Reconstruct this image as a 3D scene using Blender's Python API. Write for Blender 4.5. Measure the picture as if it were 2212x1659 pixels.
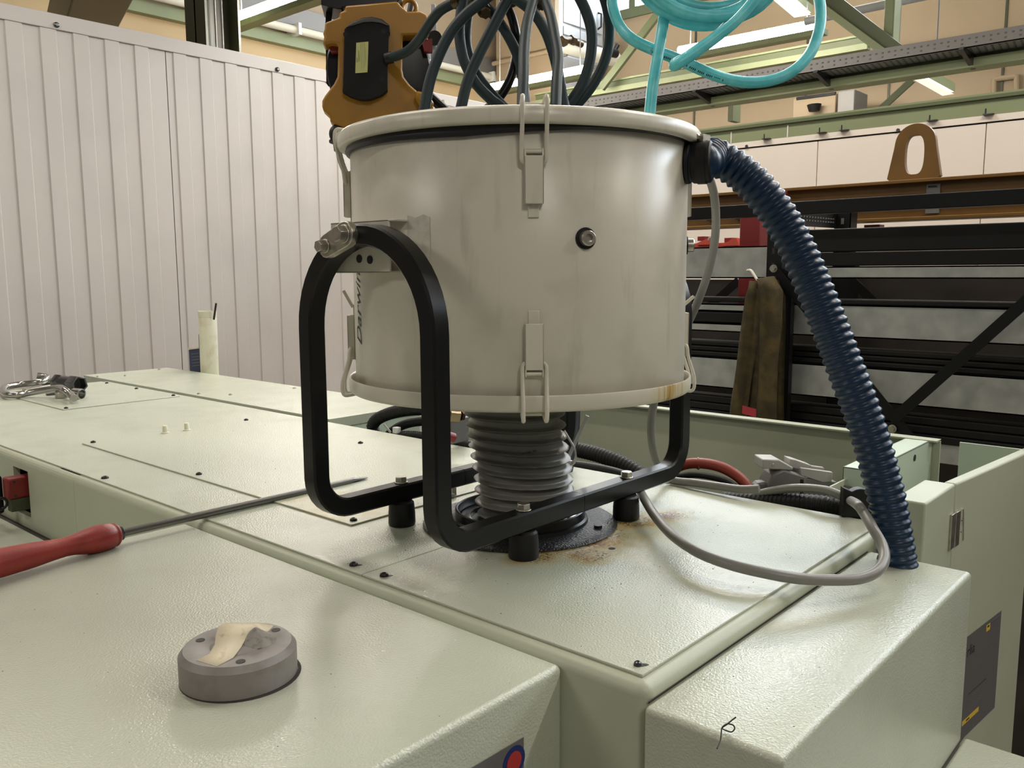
import bpy, math, random
from mathutils import Vector, Matrix

for o in list(bpy.data.objects):
    bpy.data.objects.remove(o)
S = bpy.context.scene
COL = S.collection
random.seed(7)
PI = math.pi

# ------------------------------------------------------------------ camera
cam_d = bpy.data.cameras.new('camera')
cam_d.sensor_fit = 'HORIZONTAL'
cam_d.sensor_width = 36.0
cam_d.lens = 36.0 * 1858.6492 / 2212.0
cam_d.clip_start = 0.02
cam_d.clip_end = 100
cam = bpy.data.objects.new('camera', cam_d)
COL.objects.link(cam)
RT, UP, FW = Vector((0.6621, -0.7494, -0.0047)), Vector((0.1004, 0.0824, 0.9915)), Vector((0.7426, 0.657, -0.1298))
m3 = Matrix((RT, UP, -FW)).transposed()
cam.matrix_world = Matrix.Translation(Vector((-0.6254, -0.3984, 0.36))) @ m3.to_4x4()
S.camera = cam

# ------------------------------------------------------------------ world, view
W = bpy.data.worlds.new('hall_ambient')
S.world = W
W.use_nodes = True
W.node_tree.nodes['Background'].inputs[0].default_value = (1.0, 0.96, 0.90, 1)
W.node_tree.nodes['Background'].inputs[1].default_value = 0.14
S.view_settings.view_transform = 'Standard'
S.view_settings.look = 'None'
S.view_settings.exposure = 0.12
S.view_settings.gamma = 1.0
S.view_settings.use_curve_mapping = False

LAMP_W = 75.0       # watts of each fluorescent lamp
DAYLIGHT = 12.0      # brightness of the high window band

# ------------------------------------------------------------------ materials
MATS = {}
def mat(name, col, rough=0.5, metal=0.0, bump=None, var=None, emis=None, spec=0.5, alpha=None, coat=0.0, trans=0.0):
    """bump=(scale, strength, distance); var=(scale, colour2, low, high)"""
    if name in MATS:
        return MATS[name]
    m = bpy.data.materials.new(name)
    m.use_nodes = True
    nt = m.node_tree
    b = nt.nodes['Principled BSDF']
    b.inputs['Base Color'].default_value = (*col, 1)
    b.inputs['Roughness'].default_value = rough
    b.inputs['Metallic'].default_value = metal
    b.inputs['Specular IOR Level'].default_value = spec
    b.inputs['Coat Weight'].default_value = coat
    b.inputs['Transmission Weight'].default_value = trans
    tc = nt.nodes.new('ShaderNodeNewGeometry')
    if emis:
        b.inputs['Emission Color'].default_value = (*emis[0], 1)
        b.inputs['Emission Strength'].default_value = emis[1]
    if var:
        n = nt.nodes.new('ShaderNodeTexNoise')
        n.inputs['Scale'].default_value = var[0]
        n.inputs['Detail'].default_value = 5
        nt.links.new(tc.outputs['Position'], n.inputs['Vector'])
        r = nt.nodes.new('ShaderNodeValToRGB')
        r.color_ramp.elements[0].position = var[2]
        r.color_ramp.elements[0].color = (*col, 1)
        r.color_ramp.elements[1].position = var[3]
        r.color_ramp.elements[1].color = (*var[1], 1)
        nt.links.new(n.outputs['Fac'], r.inputs['Fac'])
        nt.links.new(r.outputs['Color'], b.inputs['Base Color'])
    if bump:
        n2 = nt.nodes.new('ShaderNodeTexNoise')
        n2.inputs['Scale'].default_value = bump[0]
        n2.inputs['Detail'].default_value = 2
        nt.links.new(tc.outputs['Position'], n2.inputs['Vector'])
        bp = nt.nodes.new('ShaderNodeBump')
        bp.inputs['Strength'].default_value = bump[1]
        bp.inputs['Distance'].default_value = bump[2]
        nt.links.new(n2.outputs['Fac'], bp.inputs['Height'])
        nt.links.new(bp.outputs['Normal'], b.inputs['Normal'])
    MATS[name] = m
    return m

COAT = (0.485, 0.510, 0.405)
M_coat = mat('pale_green_powder_coat', COAT, 0.26, bump=(420, 0.55, 0.0013), spec=0.6, var=(9, (0.44, 0.455, 0.36), 0.45, 0.8))
M_coat_s = mat('smooth_pale_green_paint', (0.45, 0.475, 0.355), 0.42, bump=(500, 0.15, 0.0008), var=(6, (0.42, 0.44, 0.325), 0.45, 0.8))
M_mint = mat('mint_green_enamel', (0.52, 0.62, 0.50), 0.4)
M_drum = mat('warm_grey_enamel', (0.66, 0.62, 0.515), 0.33, bump=(60, 0.05, 0.001), var=(14, (0.55, 0.515, 0.42), 0.5, 0.78))
M_black = mat('black_gloss_paint', (0.006, 0.006, 0.0065), 0.30, spec=0.32, bump=(300, 0.08, 0.0005))
M_rubber = mat('black_rubber', (0.007, 0.007, 0.007), 0.5, spec=0.35, bump=(200, 0.12, 0.0006))
M_seal = mat('black_seal_rubber', (0.008, 0.008, 0.009), 0.4)
M_steel = mat('zinc_plated_steel', (0.52, 0.49, 0.42), 0.32, metal=0.9, var=(70, (0.34, 0.32, 0.28), 0.45, 0.75))
M_chrome = mat('chrome_steel', (0.42, 0.41, 0.39), 0.24, metal=1.0)
M_darksteel = mat('dark_oiled_steel', (0.10, 0.10, 0.10), 0.3, metal=0.9)
M_screw = mat('black_oxide_screw', (0.015, 0.014, 0.013), 0.38, metal=0.3)
M_ghose = mat('grey_pvc_hose', (0.145, 0.142, 0.125), 0.42, bump=(90, 0.08, 0.001))
M_cable = mat('grey_cable_sheath', (0.22, 0.215, 0.195), 0.38, bump=(90, 0.06, 0.001))
M_bhose = mat('dark_blue_pvc_hose', (0.004, 0.022, 0.056), 0.36, spec=0.4, bump=(150, 0.1, 0.0008))
M_loop = mat('slate_blue_cable_sheath', (0.022, 0.036, 0.039), 0.5, spec=0.3, bump=(120, 0.1, 0.0008))
M_turq = mat('turquoise_braided_hose', (0.11, 0.60, 0.65), 0.32, bump=(420, 0.3, 0.001), var=(40, (0.20, 0.70, 0.74), 0.4, 0.7))
M_red = mat('red_plastic', (0.30, 0.030, 0.020), 0.42, bump=(350, 0.25, 0.0008), var=(30, (0.24, 0.022, 0.016), 0.4, 0.7))
M_redhose = mat('brick_red_hose', (0.24, 0.032, 0.018), 0.45)
M_redpaint = mat('red_steel_paint', (0.19, 0.012, 0.012), 0.45)
M_coral = mat('orange_red_steel_paint', (0.62, 0.09, 0.055), 0.42)
M_puck = mat('grey_plastic_knob', (0.23, 0.21, 0.195), 0.45, bump=(250, 0.05, 0.0006), var=(60, (0.19, 0.17, 0.155), 0.5, 0.75))
M_tape = mat('cream_masking_tape', (0.74, 0.66, 0.48), 0.7, bump=(160, 0.2, 0.001), var=(110, (0.50, 0.42, 0.27), 0.60, 0.78))
M_ivory = mat('ivory_plastic', (0.66, 0.64, 0.50), 0.5, var=(25, (0.55, 0.50, 0.33), 0.5, 0.75))
M_white = mat('white_nylon', (0.78, 0.77, 0.74), 0.4)
M_plug = mat('light_grey_connector_plastic', (0.40, 0.385, 0.36), 0.5, bump=(150, 0.08, 0.0006))
M_plugd = mat('grey_connector_metal', (0.20, 0.195, 0.185), 0.45, metal=0.3)
M_orange = mat('ochre_orange_plastic', (0.33, 0.155, 0.006), 0.42, bump=(250, 0.10, 0.0008), var=(10, (0.28, 0.128, 0.005), 0.4, 0.75))
M_obeam = mat('ochre_painted_steel', (0.16, 0.074, 0.005), 0.5, var=(7, (0.11, 0.05, 0.004), 0.45, 0.8))
M_bplastic = mat('charcoal_plastic', (0.0075, 0.007, 0.0065), 0.55, spec=0.22, bump=(200, 0.1, 0.0006))
M_label = mat('yellow_green_label', (0.52, 0.52, 0.20), 0.6)
M_ink = mat('black_ink', (0.02, 0.02, 0.02), 0.6)
M_inkg = mat('dark_grey_ink', (0.10, 0.10, 0.10), 0.6)
M_grey = mat('grey_print_panel', (0.13, 0.125, 0.125), 0.45, bump=(200, 0.05, 0.0005))
M_blueink = mat('navy_print', (0.012, 0.022, 0.13), 0.45)
M_redink = mat('red_print', (0.42, 0.03, 0.03), 0.45)
M_yellow = mat('yellow_print', (0.70, 0.48, 0.05), 0.5)
M_wall = mat('light_grey_panel_paint', (0.50, 0.46, 0.425), 0.45, bump=(25, 0.04, 0.002), var=(1.7, (0.45, 0.415, 0.385), 0.45, 0.75))
M_cream = mat('cream_panel_paint', (0.86, 0.77, 0.675), 0.5, var=(2.2, (0.82, 0.735, 0.64), 0.45, 0.75))
M_beige = mat('beige_hall_cladding', (0.37, 0.285, 0.185), 0.65, var=(0.7, (0.34, 0.26, 0.17), 0.4, 0.7))
M_ochre = mat('yellow_beige_hall_wall', (0.62, 0.45, 0.24), 0.6, var=(0.9, (0.56, 0.41, 0.22), 0.4, 0.7))
M_green = mat('pale_green_steel_paint', (0.25, 0.285, 0.15), 0.5, var=(3, (0.22, 0.25, 0.13), 0.45, 0.75))
M_green2 = mat('olive_green_steel_and_shade', (0.115, 0.135, 0.065), 0.5, var=(3, (0.095, 0.11, 0.055), 0.45, 0.75))
M_olive = mat('dark_olive_column_paint', (0.055, 0.058, 0.032), 0.45)
M_galv = mat('galvanised_steel', (0.46, 0.46, 0.43), 0.5, metal=0.35, var=(16, (0.33, 0.335, 0.315), 0.4, 0.68))
M_rack = mat('black_rack_steel', (0.006, 0.006, 0.006), 0.45, spec=0.25)
M_prof = mat('charcoal_steel_profile', (0.009, 0.0085, 0.008), 0.5, var=(5, (0.016, 0.0145, 0.013), 0.5, 0.75), spec=0.25)
M_sling = mat('olive_brown_textile', (0.040, 0.029, 0.009), 0.85, bump=(260, 0.4, 0.002), var=(22, (0.085, 0.058, 0.015), 0.42, 0.66))
M_tray = mat('grey_cable_tray', (0.20, 0.19, 0.18), 0.5, metal=0.3)
M_alu = mat('silver_grey_sheet', (0.50, 0.51, 0.53), 0.4, metal=0.2, var=(2, (0.44, 0.45, 0.47), 0.4, 0.7))
M_brass = mat('brown_brass', (0.07, 0.045, 0.022), 0.35, metal=0.7)
M_board = mat('dark_brown_board', (0.020, 0.015, 0.012), 0.7, var=(6, (0.038, 0.028, 0.022), 0.4, 0.7))
M_floor = mat('grey_concrete', (0.20, 0.195, 0.185), 0.7, var=(2, (0.15, 0.146, 0.14), 0.4, 0.7))
M_roof = mat('pale_roof_sheet', (0.42, 0.36, 0.28), 0.7)
M_tube = mat('fluorescent_glow', (1, 1, 1), 0.4, emis=((1.0, 0.93, 0.84), 85.0))
M_tube2 = mat('fluorescent_glow_dimmed', (1, 1, 1), 0.4, emis=((1.0, 0.93, 0.84), 20.0))
M_day = mat('daylit_glass', (0.9, 0.95, 1.0), 0.3, emis=((0.78, 0.89, 1.0), DAYLIGHT))
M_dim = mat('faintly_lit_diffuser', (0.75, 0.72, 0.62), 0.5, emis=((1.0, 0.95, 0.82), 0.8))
M_offwhite = mat('off_white_diffuser', (0.72, 0.70, 0.60), 0.5)
M_bluecard = mat('navy_cardboard', (0.016, 0.030, 0.085), 0.6)
M_tealcard = mat('teal_edge', (0.010, 0.040, 0.050), 0.5)

# plate with rust and oil stains around the feet of the drum stand
def stained(name, k=1.0):
    m = mat(name, COAT, 0.26, bump=(420, 0.55, 0.0013), spec=0.6)
    nt = m.node_tree
    b = nt.nodes['Principled BSDF']
    g = nt.nodes.new('ShaderNodeNewGeometry')
    def N(t, **kw):
        n = nt.nodes.new(t)
        for k, v in kw.items():
            setattr(n, k, v)
        return n
    n = N('ShaderNodeTexNoise'); n.inputs['Scale'].default_value = 26; n.inputs['Detail'].default_value = 7
    nt.links.new(g.outputs['Position'], n.inputs['Vector'])
    n3 = N('ShaderNodeTexNoise'); n3.inputs['Scale'].default_value = 240; n3.inputs['Detail'].default_value = 3
    nt.links.new(g.outputs['Position'], n3.inputs['Vector'])
    prev = None
    # (x, y, radius of the stain)
    for (x, y, r) in STAINS:
        d = N('ShaderNodeVectorMath', operation='DISTANCE')
        d.inputs[1].default_value = (x, y, 0)
        nt.links.new(g.outputs['Position'], d.inputs[0])
        mr = N('ShaderNodeMapRange'); mr.clamp = True
        mr.inputs['From Min'].default_value = r
        mr.inputs['From Max'].default_value = r * 0.35
        nt.links.new(d.outputs['Value'], mr.inputs['Value'])
        if prev is None:
            prev = mr.outputs['Result']
        else:
            mx = N('ShaderNodeMath', operation='MAXIMUM')
            nt.links.new(prev, mx.inputs[0]); nt.links.new(mr.outputs['Result'], mx.inputs[1])
            prev = mx.outputs[0]
    pk = N('ShaderNodeMath', operation='MULTIPLY'); pk.inputs[1].default_value = k; nt.links.new(prev, pk.inputs[0]); prev = pk.outputs[0]
    mu = N('ShaderNodeMath', operation='MULTIPLY'); nt.links.new(prev, mu.inputs[0]); nt.links.new(n.outputs['Fac'], mu.inputs[1])
    r1 = N('ShaderNodeValToRGB')
    e = r1.color_ramp.elements
    e[0].position = 0.12; e[0].color = (*COAT, 1)
    e[1].position = 0.78; e[1].color = (0.22, 0.11, 0.03, 1)
    k = e.new(0.42); k.color = (0.45, 0.40, 0.23, 1)
    k = e.new(0.60); k.color = (0.36, 0.25, 0.09, 1)
    nt.links.new(mu.outputs[0], r1.inputs['Fac'])
    # fine speckle
    mul = N('ShaderNodeMath', operation='MULTIPLY'); nt.links.new(prev, mul.inputs[0]); nt.links.new(n3.outputs['Fac'], mul.inputs[1])
    r2 = N('ShaderNodeValToRGB'); r2.color_ramp.elements[0].position = 0.52; r2.color_ramp.elements[1].position = 0.60
    r2.color_ramp.elements[0].color = (0, 0, 0, 1); r2.color_ramp.elements[1].color = (0.7, 0.7, 0.7, 1)
    nt.links.new(mul.outputs[0], r2.inputs['Fac'])
    mix = N('ShaderNodeMixRGB'); mix.inputs['Color2'].default_value = (0.10, 0.045, 0.018, 1)
    nt.links.new(r2.outputs['Color'], mix.inputs['Fac']); nt.links.new(r1.outputs['Color'], mix.inputs['Color1'])
    nt.links.new(mix.outputs['Color'], b.inputs['Base Color'])
    return m
STAINS = [(0.185, 0.285, 0.060), (0.40, 0.275, 0.070), (0.29, 0.30, 0.155), (0.46, 0.245, 0.050), (0.168, 0.517, 0.050), (0.235, 0.232, 0.055)]
M_cover = stained('stained_powder_coat', 1.08)
STAINS = [(0.168, 0.640, 0.16), (0.16, 0.72, 0.09)]
M_access = stained('dirty_access_plate_coat', 0.62)

# faint vertical dirt runs on the drum wall
def runs(m, dark):
    nt = m.node_tree; b = nt.nodes['Principled BSDF']
    src = b.inputs['Base Color'].links[0].from_socket
    g = nt.nodes.new('ShaderNodeNewGeometry')
    mp = nt.nodes.new('ShaderNodeMapping'); mp.inputs['Scale'].default_value = (55, 55, 7)
    nt.links.new(g.outputs['Position'], mp.inputs['Vector'])
    n = nt.nodes.new('ShaderNodeTexNoise'); n.inputs['Scale'].default_value = 1.0; n.inputs['Detail'].default_value = 6
    nt.links.new(mp.outputs['Vector'], n.inputs['Vector'])
    r = nt.nodes.new('ShaderNodeValToRGB'); r.color_ramp.elements[0].position = 0.60; r.color_ramp.elements[1].position = 0.82
    r.color_ramp.elements[0].color = (0, 0, 0, 1); r.color_ramp.elements[1].color = (0.42, 0.42, 0.42, 1)
    nt.links.new(n.outputs['Fac'], r.inputs['Fac'])
    x = nt.nodes.new('ShaderNodeMixRGB'); x.inputs['Color2'].default_value = (*dark, 1)
    nt.links.new(r.outputs['Color'], x.inputs['Fac']); nt.links.new(src, x.inputs['Color1'])
    nt.links.new(x.outputs['Color'], b.inputs['Base Color'])
runs(M_drum, (0.30, 0.265, 0.20))

# drum band with rust runs on one side
def streaked(name, centre):
    m = mat(name, (0.61, 0.575, 0.475), 0.36)
    nt = m.node_tree
    b = nt.nodes['Principled BSDF']
    g = nt.nodes.new('ShaderNodeNewGeometry')
    mp = nt.nodes.new('ShaderNodeMapping'); mp.inputs['Scale'].default_value = (95, 95, 6)
    nt.links.new(g.outputs['Position'], mp.inputs['Vector'])
    n = nt.nodes.new('ShaderNodeTexNoise'); n.inputs['Scale'].default_value = 1.0; n.inputs['Detail'].default_value = 4
    nt.links.new(mp.outputs['Vector'], n.inputs['Vector'])
    d = nt.nodes.new('ShaderNodeVectorMath'); d.operation = 'DISTANCE'; d.inputs[1].default_value = centre
    nt.links.new(g.outputs['Position'], d.inputs[0])
    mr = nt.nodes.new('ShaderNodeMapRange'); mr.inputs['From Min'].default_value = 0.085; mr.inputs['From Max'].default_value = 0.02
    nt.links.new(d.outputs['Value'], mr.inputs['Value'])
    mu = nt.nodes.new('ShaderNodeMath'); mu.operation = 'MULTIPLY'
    nt.links.new(mr.outputs['Result'], mu.inputs[0]); nt.links.new(n.outputs['Fac'], mu.inputs[1])
    r = nt.nodes.new('ShaderNodeValToRGB')
    e = r.color_ramp.elements
    e[0].position = 0.05; e[0].color = (0.61, 0.575, 0.475, 1)
    e[1].position = 0.66; e[1].color = (0.25, 0.09, 0.02, 1)
    k = e.new(0.40); k.color = (0.58, 0.52, 0.36, 1)
    k = e.new(0.52); k.color = (0.50, 0.34, 0.12, 1)
    nt.links.new(mu.outputs[0], r.inputs['Fac']); nt.links.new(r.outputs['Color'], b.inputs['Base Color'])
    return m
M_band = streaked('rust_streaked_enamel', (0.3109, 0.1606, 0.21))

# ------------------------------------------------------------------ mesh helpers
class MB:
    def __init__(s):
        s.v, s.f = [], []
    def add(s, vs, fs):
        k = len(s.v)
        s.v += [tuple(p) for p in vs]
        s.f += [tuple(i + k for i in f) for f in fs]
        return s
    def box(s, a, b):
        x0, x1 = sorted((a[0], b[0])); y0, y1 = sorted((a[1], b[1])); z0, z1 = sorted((a[2], b[2]))
        return s.add([(x0,y0,z0),(x1,y0,z0),(x1,y1,z0),(x0,y1,z0),(x0,y0,z1),(x1,y0,z1),(x1,y1,z1),(x0,y1,z1)],
                     [(0,3,2,1),(4,5,6,7),(0,1,5,4),(1,2,6,5),(2,3,7,6),(3,0,4,7)])
    def prism(s, poly, axis, lo, hi):
        """polygon in the plane across `axis`, pushed from lo to hi; poly coords follow x,y,z order without the axis"""
        def P(p, t):
            return {'x': (t, p[0], p[1]), 'y': (p[0], t, p[1]), 'z': (p[0], p[1], t)}[axis]
        n = len(poly)
        vs = [P(p, lo) for p in poly] + [P(p, hi) for p in poly]
        fs = [tuple(range(n))[::-1], tuple(range(n, 2*n))] + [(i, (i+1) % n, n+(i+1) % n, n+i) for i in range(n)]
        return s.add(vs, fs)
    def slab(s, poly, o, u, v, w, lo, hi):
        """polygon (a,b) -> o+a*u+b*v, thickness along w from lo to hi"""
        o, u, v, w = Vector(o), Vector(u), Vector(v), Vector(w)
        n = len(poly)
        vs = [o + u*p[0] + v*p[1] + w*lo for p in poly] + [o + u*p[0] + v*p[1] + w*hi for p in poly]
        fs = [tuple(range(n))[::-1], tuple(range(n, 2*n))] + [(i, (i+1) % n, n+(i+1) % n, n+i) for i in range(n)]
        return s.add(vs, fs)
    def frame(s, outer, inner, o, u, v, w, lo, hi):
        """plate with a hole: outer and inner loops of equal length"""
        o, u, v, w = Vector(o), Vector(u), Vector(v), Vector(w)
        n = len(outer)
        g = lambda p, t: o + u*p[0] + v*p[1] + w*t
        vs = [g(p, lo) for p in outer] + [g(p, lo) for p in inner] + [g(p, hi) for p in outer] + [g(p, hi) for p in inner]
        fs = []
        for i in range(n):
            j = (i+1) % n
            fs += [(j, i, n+i, n+j), (2*n+i, 2*n+j, 3*n+j, 3*n+i), (i, j, 2*n+j, 2*n+i), (n+j, n+i, 3*n+i, 3*n+j)]
        return s.add(vs, fs)
    def cyl(s, a, b, r, n=16, r2=None, cap=True):
        a, b = Vector(a), Vector(b)
        r2 = r if r2 is None else r2
        d = (b - a).normalized()
        u = d.orthogonal().normalized(); w = d.cross(u)
        vs = [a + (u*math.cos(t) + w*math.sin(t))*r for t in [2*PI*i/n for i in range(n)]]
        vs += [b + (u*math.cos(t) + w*math.sin(t))*r2 for t in [2*PI*i/n for i in range(n)]]
        fs = [(i, (i+1) % n, n+(i+1) % n, n+i) for i in range(n)]
        if cap:
            fs += [tuple(range(n))[::-1], tuple(range(n, 2*n))]
        return s.add(vs, fs)
    def lathe(s, prof, o=(0, 0, 0), n=48, ax=None, closed=False):
        """prof: (r, h) list round axis ax through o"""
        o = Vector(o); ax = Vector(ax or (0, 0, 1)).normalized()
        u = Vector((1, 0, 0)) if abs(ax.z) > 0.99 else ax.orthogonal().normalized()
        w = ax.cross(u)
        vs = []
        for (r, h) in prof:
            for i in range(n):
                t = 2*PI*i/n
                vs.append(o + ax*h + (u*math.cos(t) + w*math.sin(t))*r)
        fs = []
        m = len(prof)
        for j in range(m if closed else m-1):
            j2 = (j+1) % m
            for i in range(n):
                i2 = (i+1) % n
                fs.append((j*n+i, j*n+i2, j2*n+i2, j2*n+i))
        if not closed:
            fs += [tuple(range(n))[::-1], tuple((m-1)*n+i for i in range(n))]
        return s.add(vs, fs)
    def tube(s, pts, r, n=12, sec=None, closed=False, rf=None, up=None, cap=True):
        """sweep along pts; sec = list of (a,b) section points, else a circle; rf(arc length) -> radius"""
        pts = [Vector(p) for p in pts]
        N = len(pts)
        T = []
        for i in range(N):
            a = pts[(i-1) % N] if (closed or i > 0) else pts[i]
            b = pts[(i+1) % N] if (closed or i < N-1) else pts[i]
            T.append((b - a).normalized())
        u = Vector(up) if up else T[0].orthogonal()
        u = (u - T[0]*u.dot(T[0])).normalized()
        vs, L = [], 0.0
        sec0 = sec or [(math.cos(2*PI*i/n), math.sin(2*PI*i/n)) for i in range(n)]
        n = len(sec0)
        for i in range(N):
            if i:
                ax = T[i-1].cross(T[i])
                if ax.length > 1e-9:
                    u = Matrix.Rotation(T[i-1].angle(T[i]), 3, ax.normalized()) @ u
                u = (u - T[i]*u.dot(T[i])).normalized()
                L += (pts[i] - pts[i-1]).length
            w = T[i].cross(u)
            rr = rf(L) if rf else r
            vs += [pts[i] + (u*a + w*b)*rr for (a, b) in sec0]
        fs = []
        for j in range(N if closed else N-1):
            k = (j+1) % N
            for i in range(n):
                i2 = (i+1) % n
                fs.append((j*n+i, j*n+i2, k*n+i2, k*n+i))
        if cap and not closed:
            fs += [tuple(range(n))[::-1], tuple((N-1)*n+i for i in range(n))]
        return s.add(vs, fs)
    def bar(s, a, b, w, h, up=(0, 0, 1)):
        """rectangular bar from a to b; h along up, w across"""
        a, b = Vector(a), Vector(b)
        return s.tube([a, b], 1.0, sec=[(h/2, w/2), (h/2, -w/2), (-h/2, -w/2), (-h/2, w/2)], up=up)
    def hexa(s, a, b, r):
        return s.cyl(a, b, r, 6)

def obj(name, mb, m, parent=None, smooth=True, bevel=0.0, segs=2, ang=35):
    me = bpy.data.meshes.new(name)
    me.from_pydata(mb.v, [], mb.f)
    me.validate()
    import bmesh
    bm = bmesh.new(); bm.from_mesh(me)
    bmesh.ops.recalc_face_normals(bm, faces=bm.faces)
    bm.to_mesh(me); bm.free()
    me.materials.append(m)
    o = bpy.data.objects.new(name, me)
    COL.objects.link(o)
    if smooth:
        for p in me.polygons:
            p.use_smooth = True
        if hasattr(me, 'set_sharp_from_angle'):
            me.set_sharp_from_angle(angle=math.radians(ang))
    if bevel:
        b = o.modifiers.new('bevel', 'BEVEL')
        b.width = bevel; b.segments = segs; b.limit_method = 'ANGLE'; b.angle_limit = math.radians(40)
        b.harden_normals = False
    if parent:
        o.parent = parent
        o.matrix_parent_inverse = parent.matrix_world.inverted()
    return o

def thing(name, label, cat, loc=(0, 0, 0), group=None):
    o = bpy.data.objects.new(name, None)
    o.empty_display_size = 0.05
    COL.objects.link(o)
    o.matrix_world = Matrix.Translation(Vector(loc))
    return tag(o, label, cat, group)

def tag(o, label, cat=None, group=None, kind=None):
    o['label'] = label
    if cat: o['category'] = cat
    if group: o['group'] = group
    if kind: o['kind'] = kind
    return o

def struct(name, mb, m, label=None, **k):
    o = obj(name, mb, m, **k)
    o['kind'] = 'structure'
    if label: o['label'] = label
    return o

def smooth_path(ctrl, n=10, closed=False):
    """Catmull-Rom through control points"""
    P = [Vector(p) for p in ctrl]
    N = len(P); out = []
    for i in range(N if closed else N-1):
        p1, p2 = P[i], P[(i+1) % N]
        p0 = P[(i-1) % N] if (closed or i > 0) else p1*2 - p2
        p3 = P[(i+2) % N] if (closed or i+2 < N) else p2*2 - p1
        for k in range(n):
            t = k/n
            out.append(0.5*((2*p1) + (p2-p0)*t + (2*p0-5*p1+4*p2-p3)*t*t + (3*p1-p0-3*p2+p3)*t**3))
    if not closed:
        out.append(P[-1])
    return out

def resample(pts, step):
    out = [pts[0].copy()]; acc = 0.0
    for a, b in zip(pts, pts[1:]):
        L = (b-a).length; t = step - acc
        while t <= L:
            out.append(a + (b-a)*(t/L)); t += step
        acc = (acc + L) % step
    return out

def ribbed(ctrl, r_out, r_in, pitch, n=16, sub=14, per=6):
    """corrugated tube: rounded ridges at the given pitch"""
    pts = resample(smooth_path(ctrl, sub), pitch/per)
    pat = [r_in + (r_out-r_in)*(0.5-0.5*math.cos(2*PI*k/per))**0.8 for k in range(per)]
    cnt = [0]
    def rf(L):
        v = pat[cnt[0] % per]; cnt[0] += 1
        return v
    return MB().tube(pts, r_out, n=n, rf=rf)

def hose(ctrl, r, n=12, sub=10):
    return MB().tube(smooth_path(ctrl, sub), r, n=n)

def text_mesh(body, size, shear=0.0):
    """flat glyph mesh (verts, faces) in the xy plane, origin at left baseline"""
    c = bpy.data.curves.new('glyphs', 'FONT')
    c.body = body; c.size = size; c.shear = shear; c.resolution_u = 3
    t = bpy.data.objects.new('glyphs', c)
    COL.objects.link(t)
    dg = bpy.context.evaluated_depsgraph_get()
    me = t.evaluated_get(dg).to_mesh()
    vs = [tuple(v.co) for v in me.vertices]; fs = [tuple(p.vertices) for p in me.polygons]
    t.evaluated_get(dg).to_mesh_clear()
    bpy.data.objects.remove(t); bpy.data.curves.remove(c)
    return vs, fs

def copy_tree(o, delta, parent=None):
    c = o.copy(); COL.objects.link(c)
    if parent is None:
        c.matrix_world = Matrix.Translation(Vector(delta)) @ o.matrix_world
    else:
        c.parent = parent
    for ch in o.children:
        copy_tree(ch, delta, c)
    return c

def rrect(x0, y0, x1, y1, r, k=4):
    out = []
    for (cx, cy, a0) in ((x1-r, y1-r, 0), (x0+r, y1-r, 90), (x0+r, y0+r, 180), (x1-r, y0+r, 270)):
        for i in range(k+1):
            a = math.radians(a0 + 90*i/k)
            out.append((cx + r*math.cos(a), cy + r*math.sin(a)))
    return out

# ================================================================== THE HALL
FZ = -1.45          # hall floor
ROOF = 6.1
struct('floor', MB().box((-7, -8, FZ-0.1), (10.2, 8.7, FZ)), M_floor, 'grey concrete hall floor')
struct('ceiling', MB().box((-7, -8, ROOF), (10.2, 8.7, ROOF+0.1)), M_roof, 'pale sheet roof of the hall')

# far hall walls --------------------------------------------------
WB = 4.0169      # sill of the high window band
struct('wall_far', MB().box((10.0, -8, FZ), (10.2, 8.5, WB)), M_beige, 'beige cladding of the far hall wall')
struct('trim_1', MB().box((9.96, -8, WB-0.13), (10.02, 8.5, WB)), M_green2, 'green sill rail under the high windows')
struct('trim_7', MB().box((9.98, 7.0, WB), (10.2, 8.5, 5.7)), M_beige, 'beige cladding beside the high windows')
wf = struct('window_1', MB().box((10.04, -8, WB), (10.08, 7.0, 5.7)), M_day, 'high band of daylit windows in the far wall')
for i in range(9):
    y = 6.7 - i*1.7
    o = obj('mullion', MB().box((9.97, y-0.05, WB), (10.05, y+0.05, 5.7)), M_green2, wf)
struct('trim_2', MB().box((9.96, -8, 5.7), (10.2, 8.5, ROOF)), M_beige, 'beige lintel above the high windows')
# vertical cladding joints of the far wall
wj = bpy.data.objects['wall_far']
for px_y in (5.6902, 3.1552, 1.9842, 4.1449):
    obj('joint_strip', MB().box((9.985, px_y-0.012, FZ), (10.0, px_y+0.012, WB-0.13)), M_olive, wj)
# lower part and upper part of the wall behind the partition
GZ = 3.0348
struct('wall_rear', MB().box((-7, 8.5, FZ), (10.2, 8.7, GZ)), M_ochre, 'yellow beige wall behind the partition')
struct('trim_3', MB().box((-7, 8.50, GZ+0.0), (10.2, 8.7, ROOF)), M_beige, 'beige upper cladding behind the partition')
tr = thing('wall_trunking', 'grey trunking and white pipe along the yellow beige wall', 'trunking', (3, 8.42, GZ))
obj('rail', MB().box((-7, 8.40, GZ-0.07), (9.9, 8.5, GZ+0.05)), M_green, tr)
obj('duct', MB().box((-7, 8.36, GZ+0.16), (9.9, 8.5, GZ+0.36)), M_tray, tr)
obj('pipe', MB().cyl((-7, 8.33, GZ+0.10), (9.9, 8.33, GZ+0.10), 0.045), M_offwhite, tr)
for i in range(5):
    obj('clip', MB().box((4.4+i*1.1, 8.26, GZ+0.04), (4.44+i*1.1, 8.5, GZ+0.17)), M_white, tr)
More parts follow.
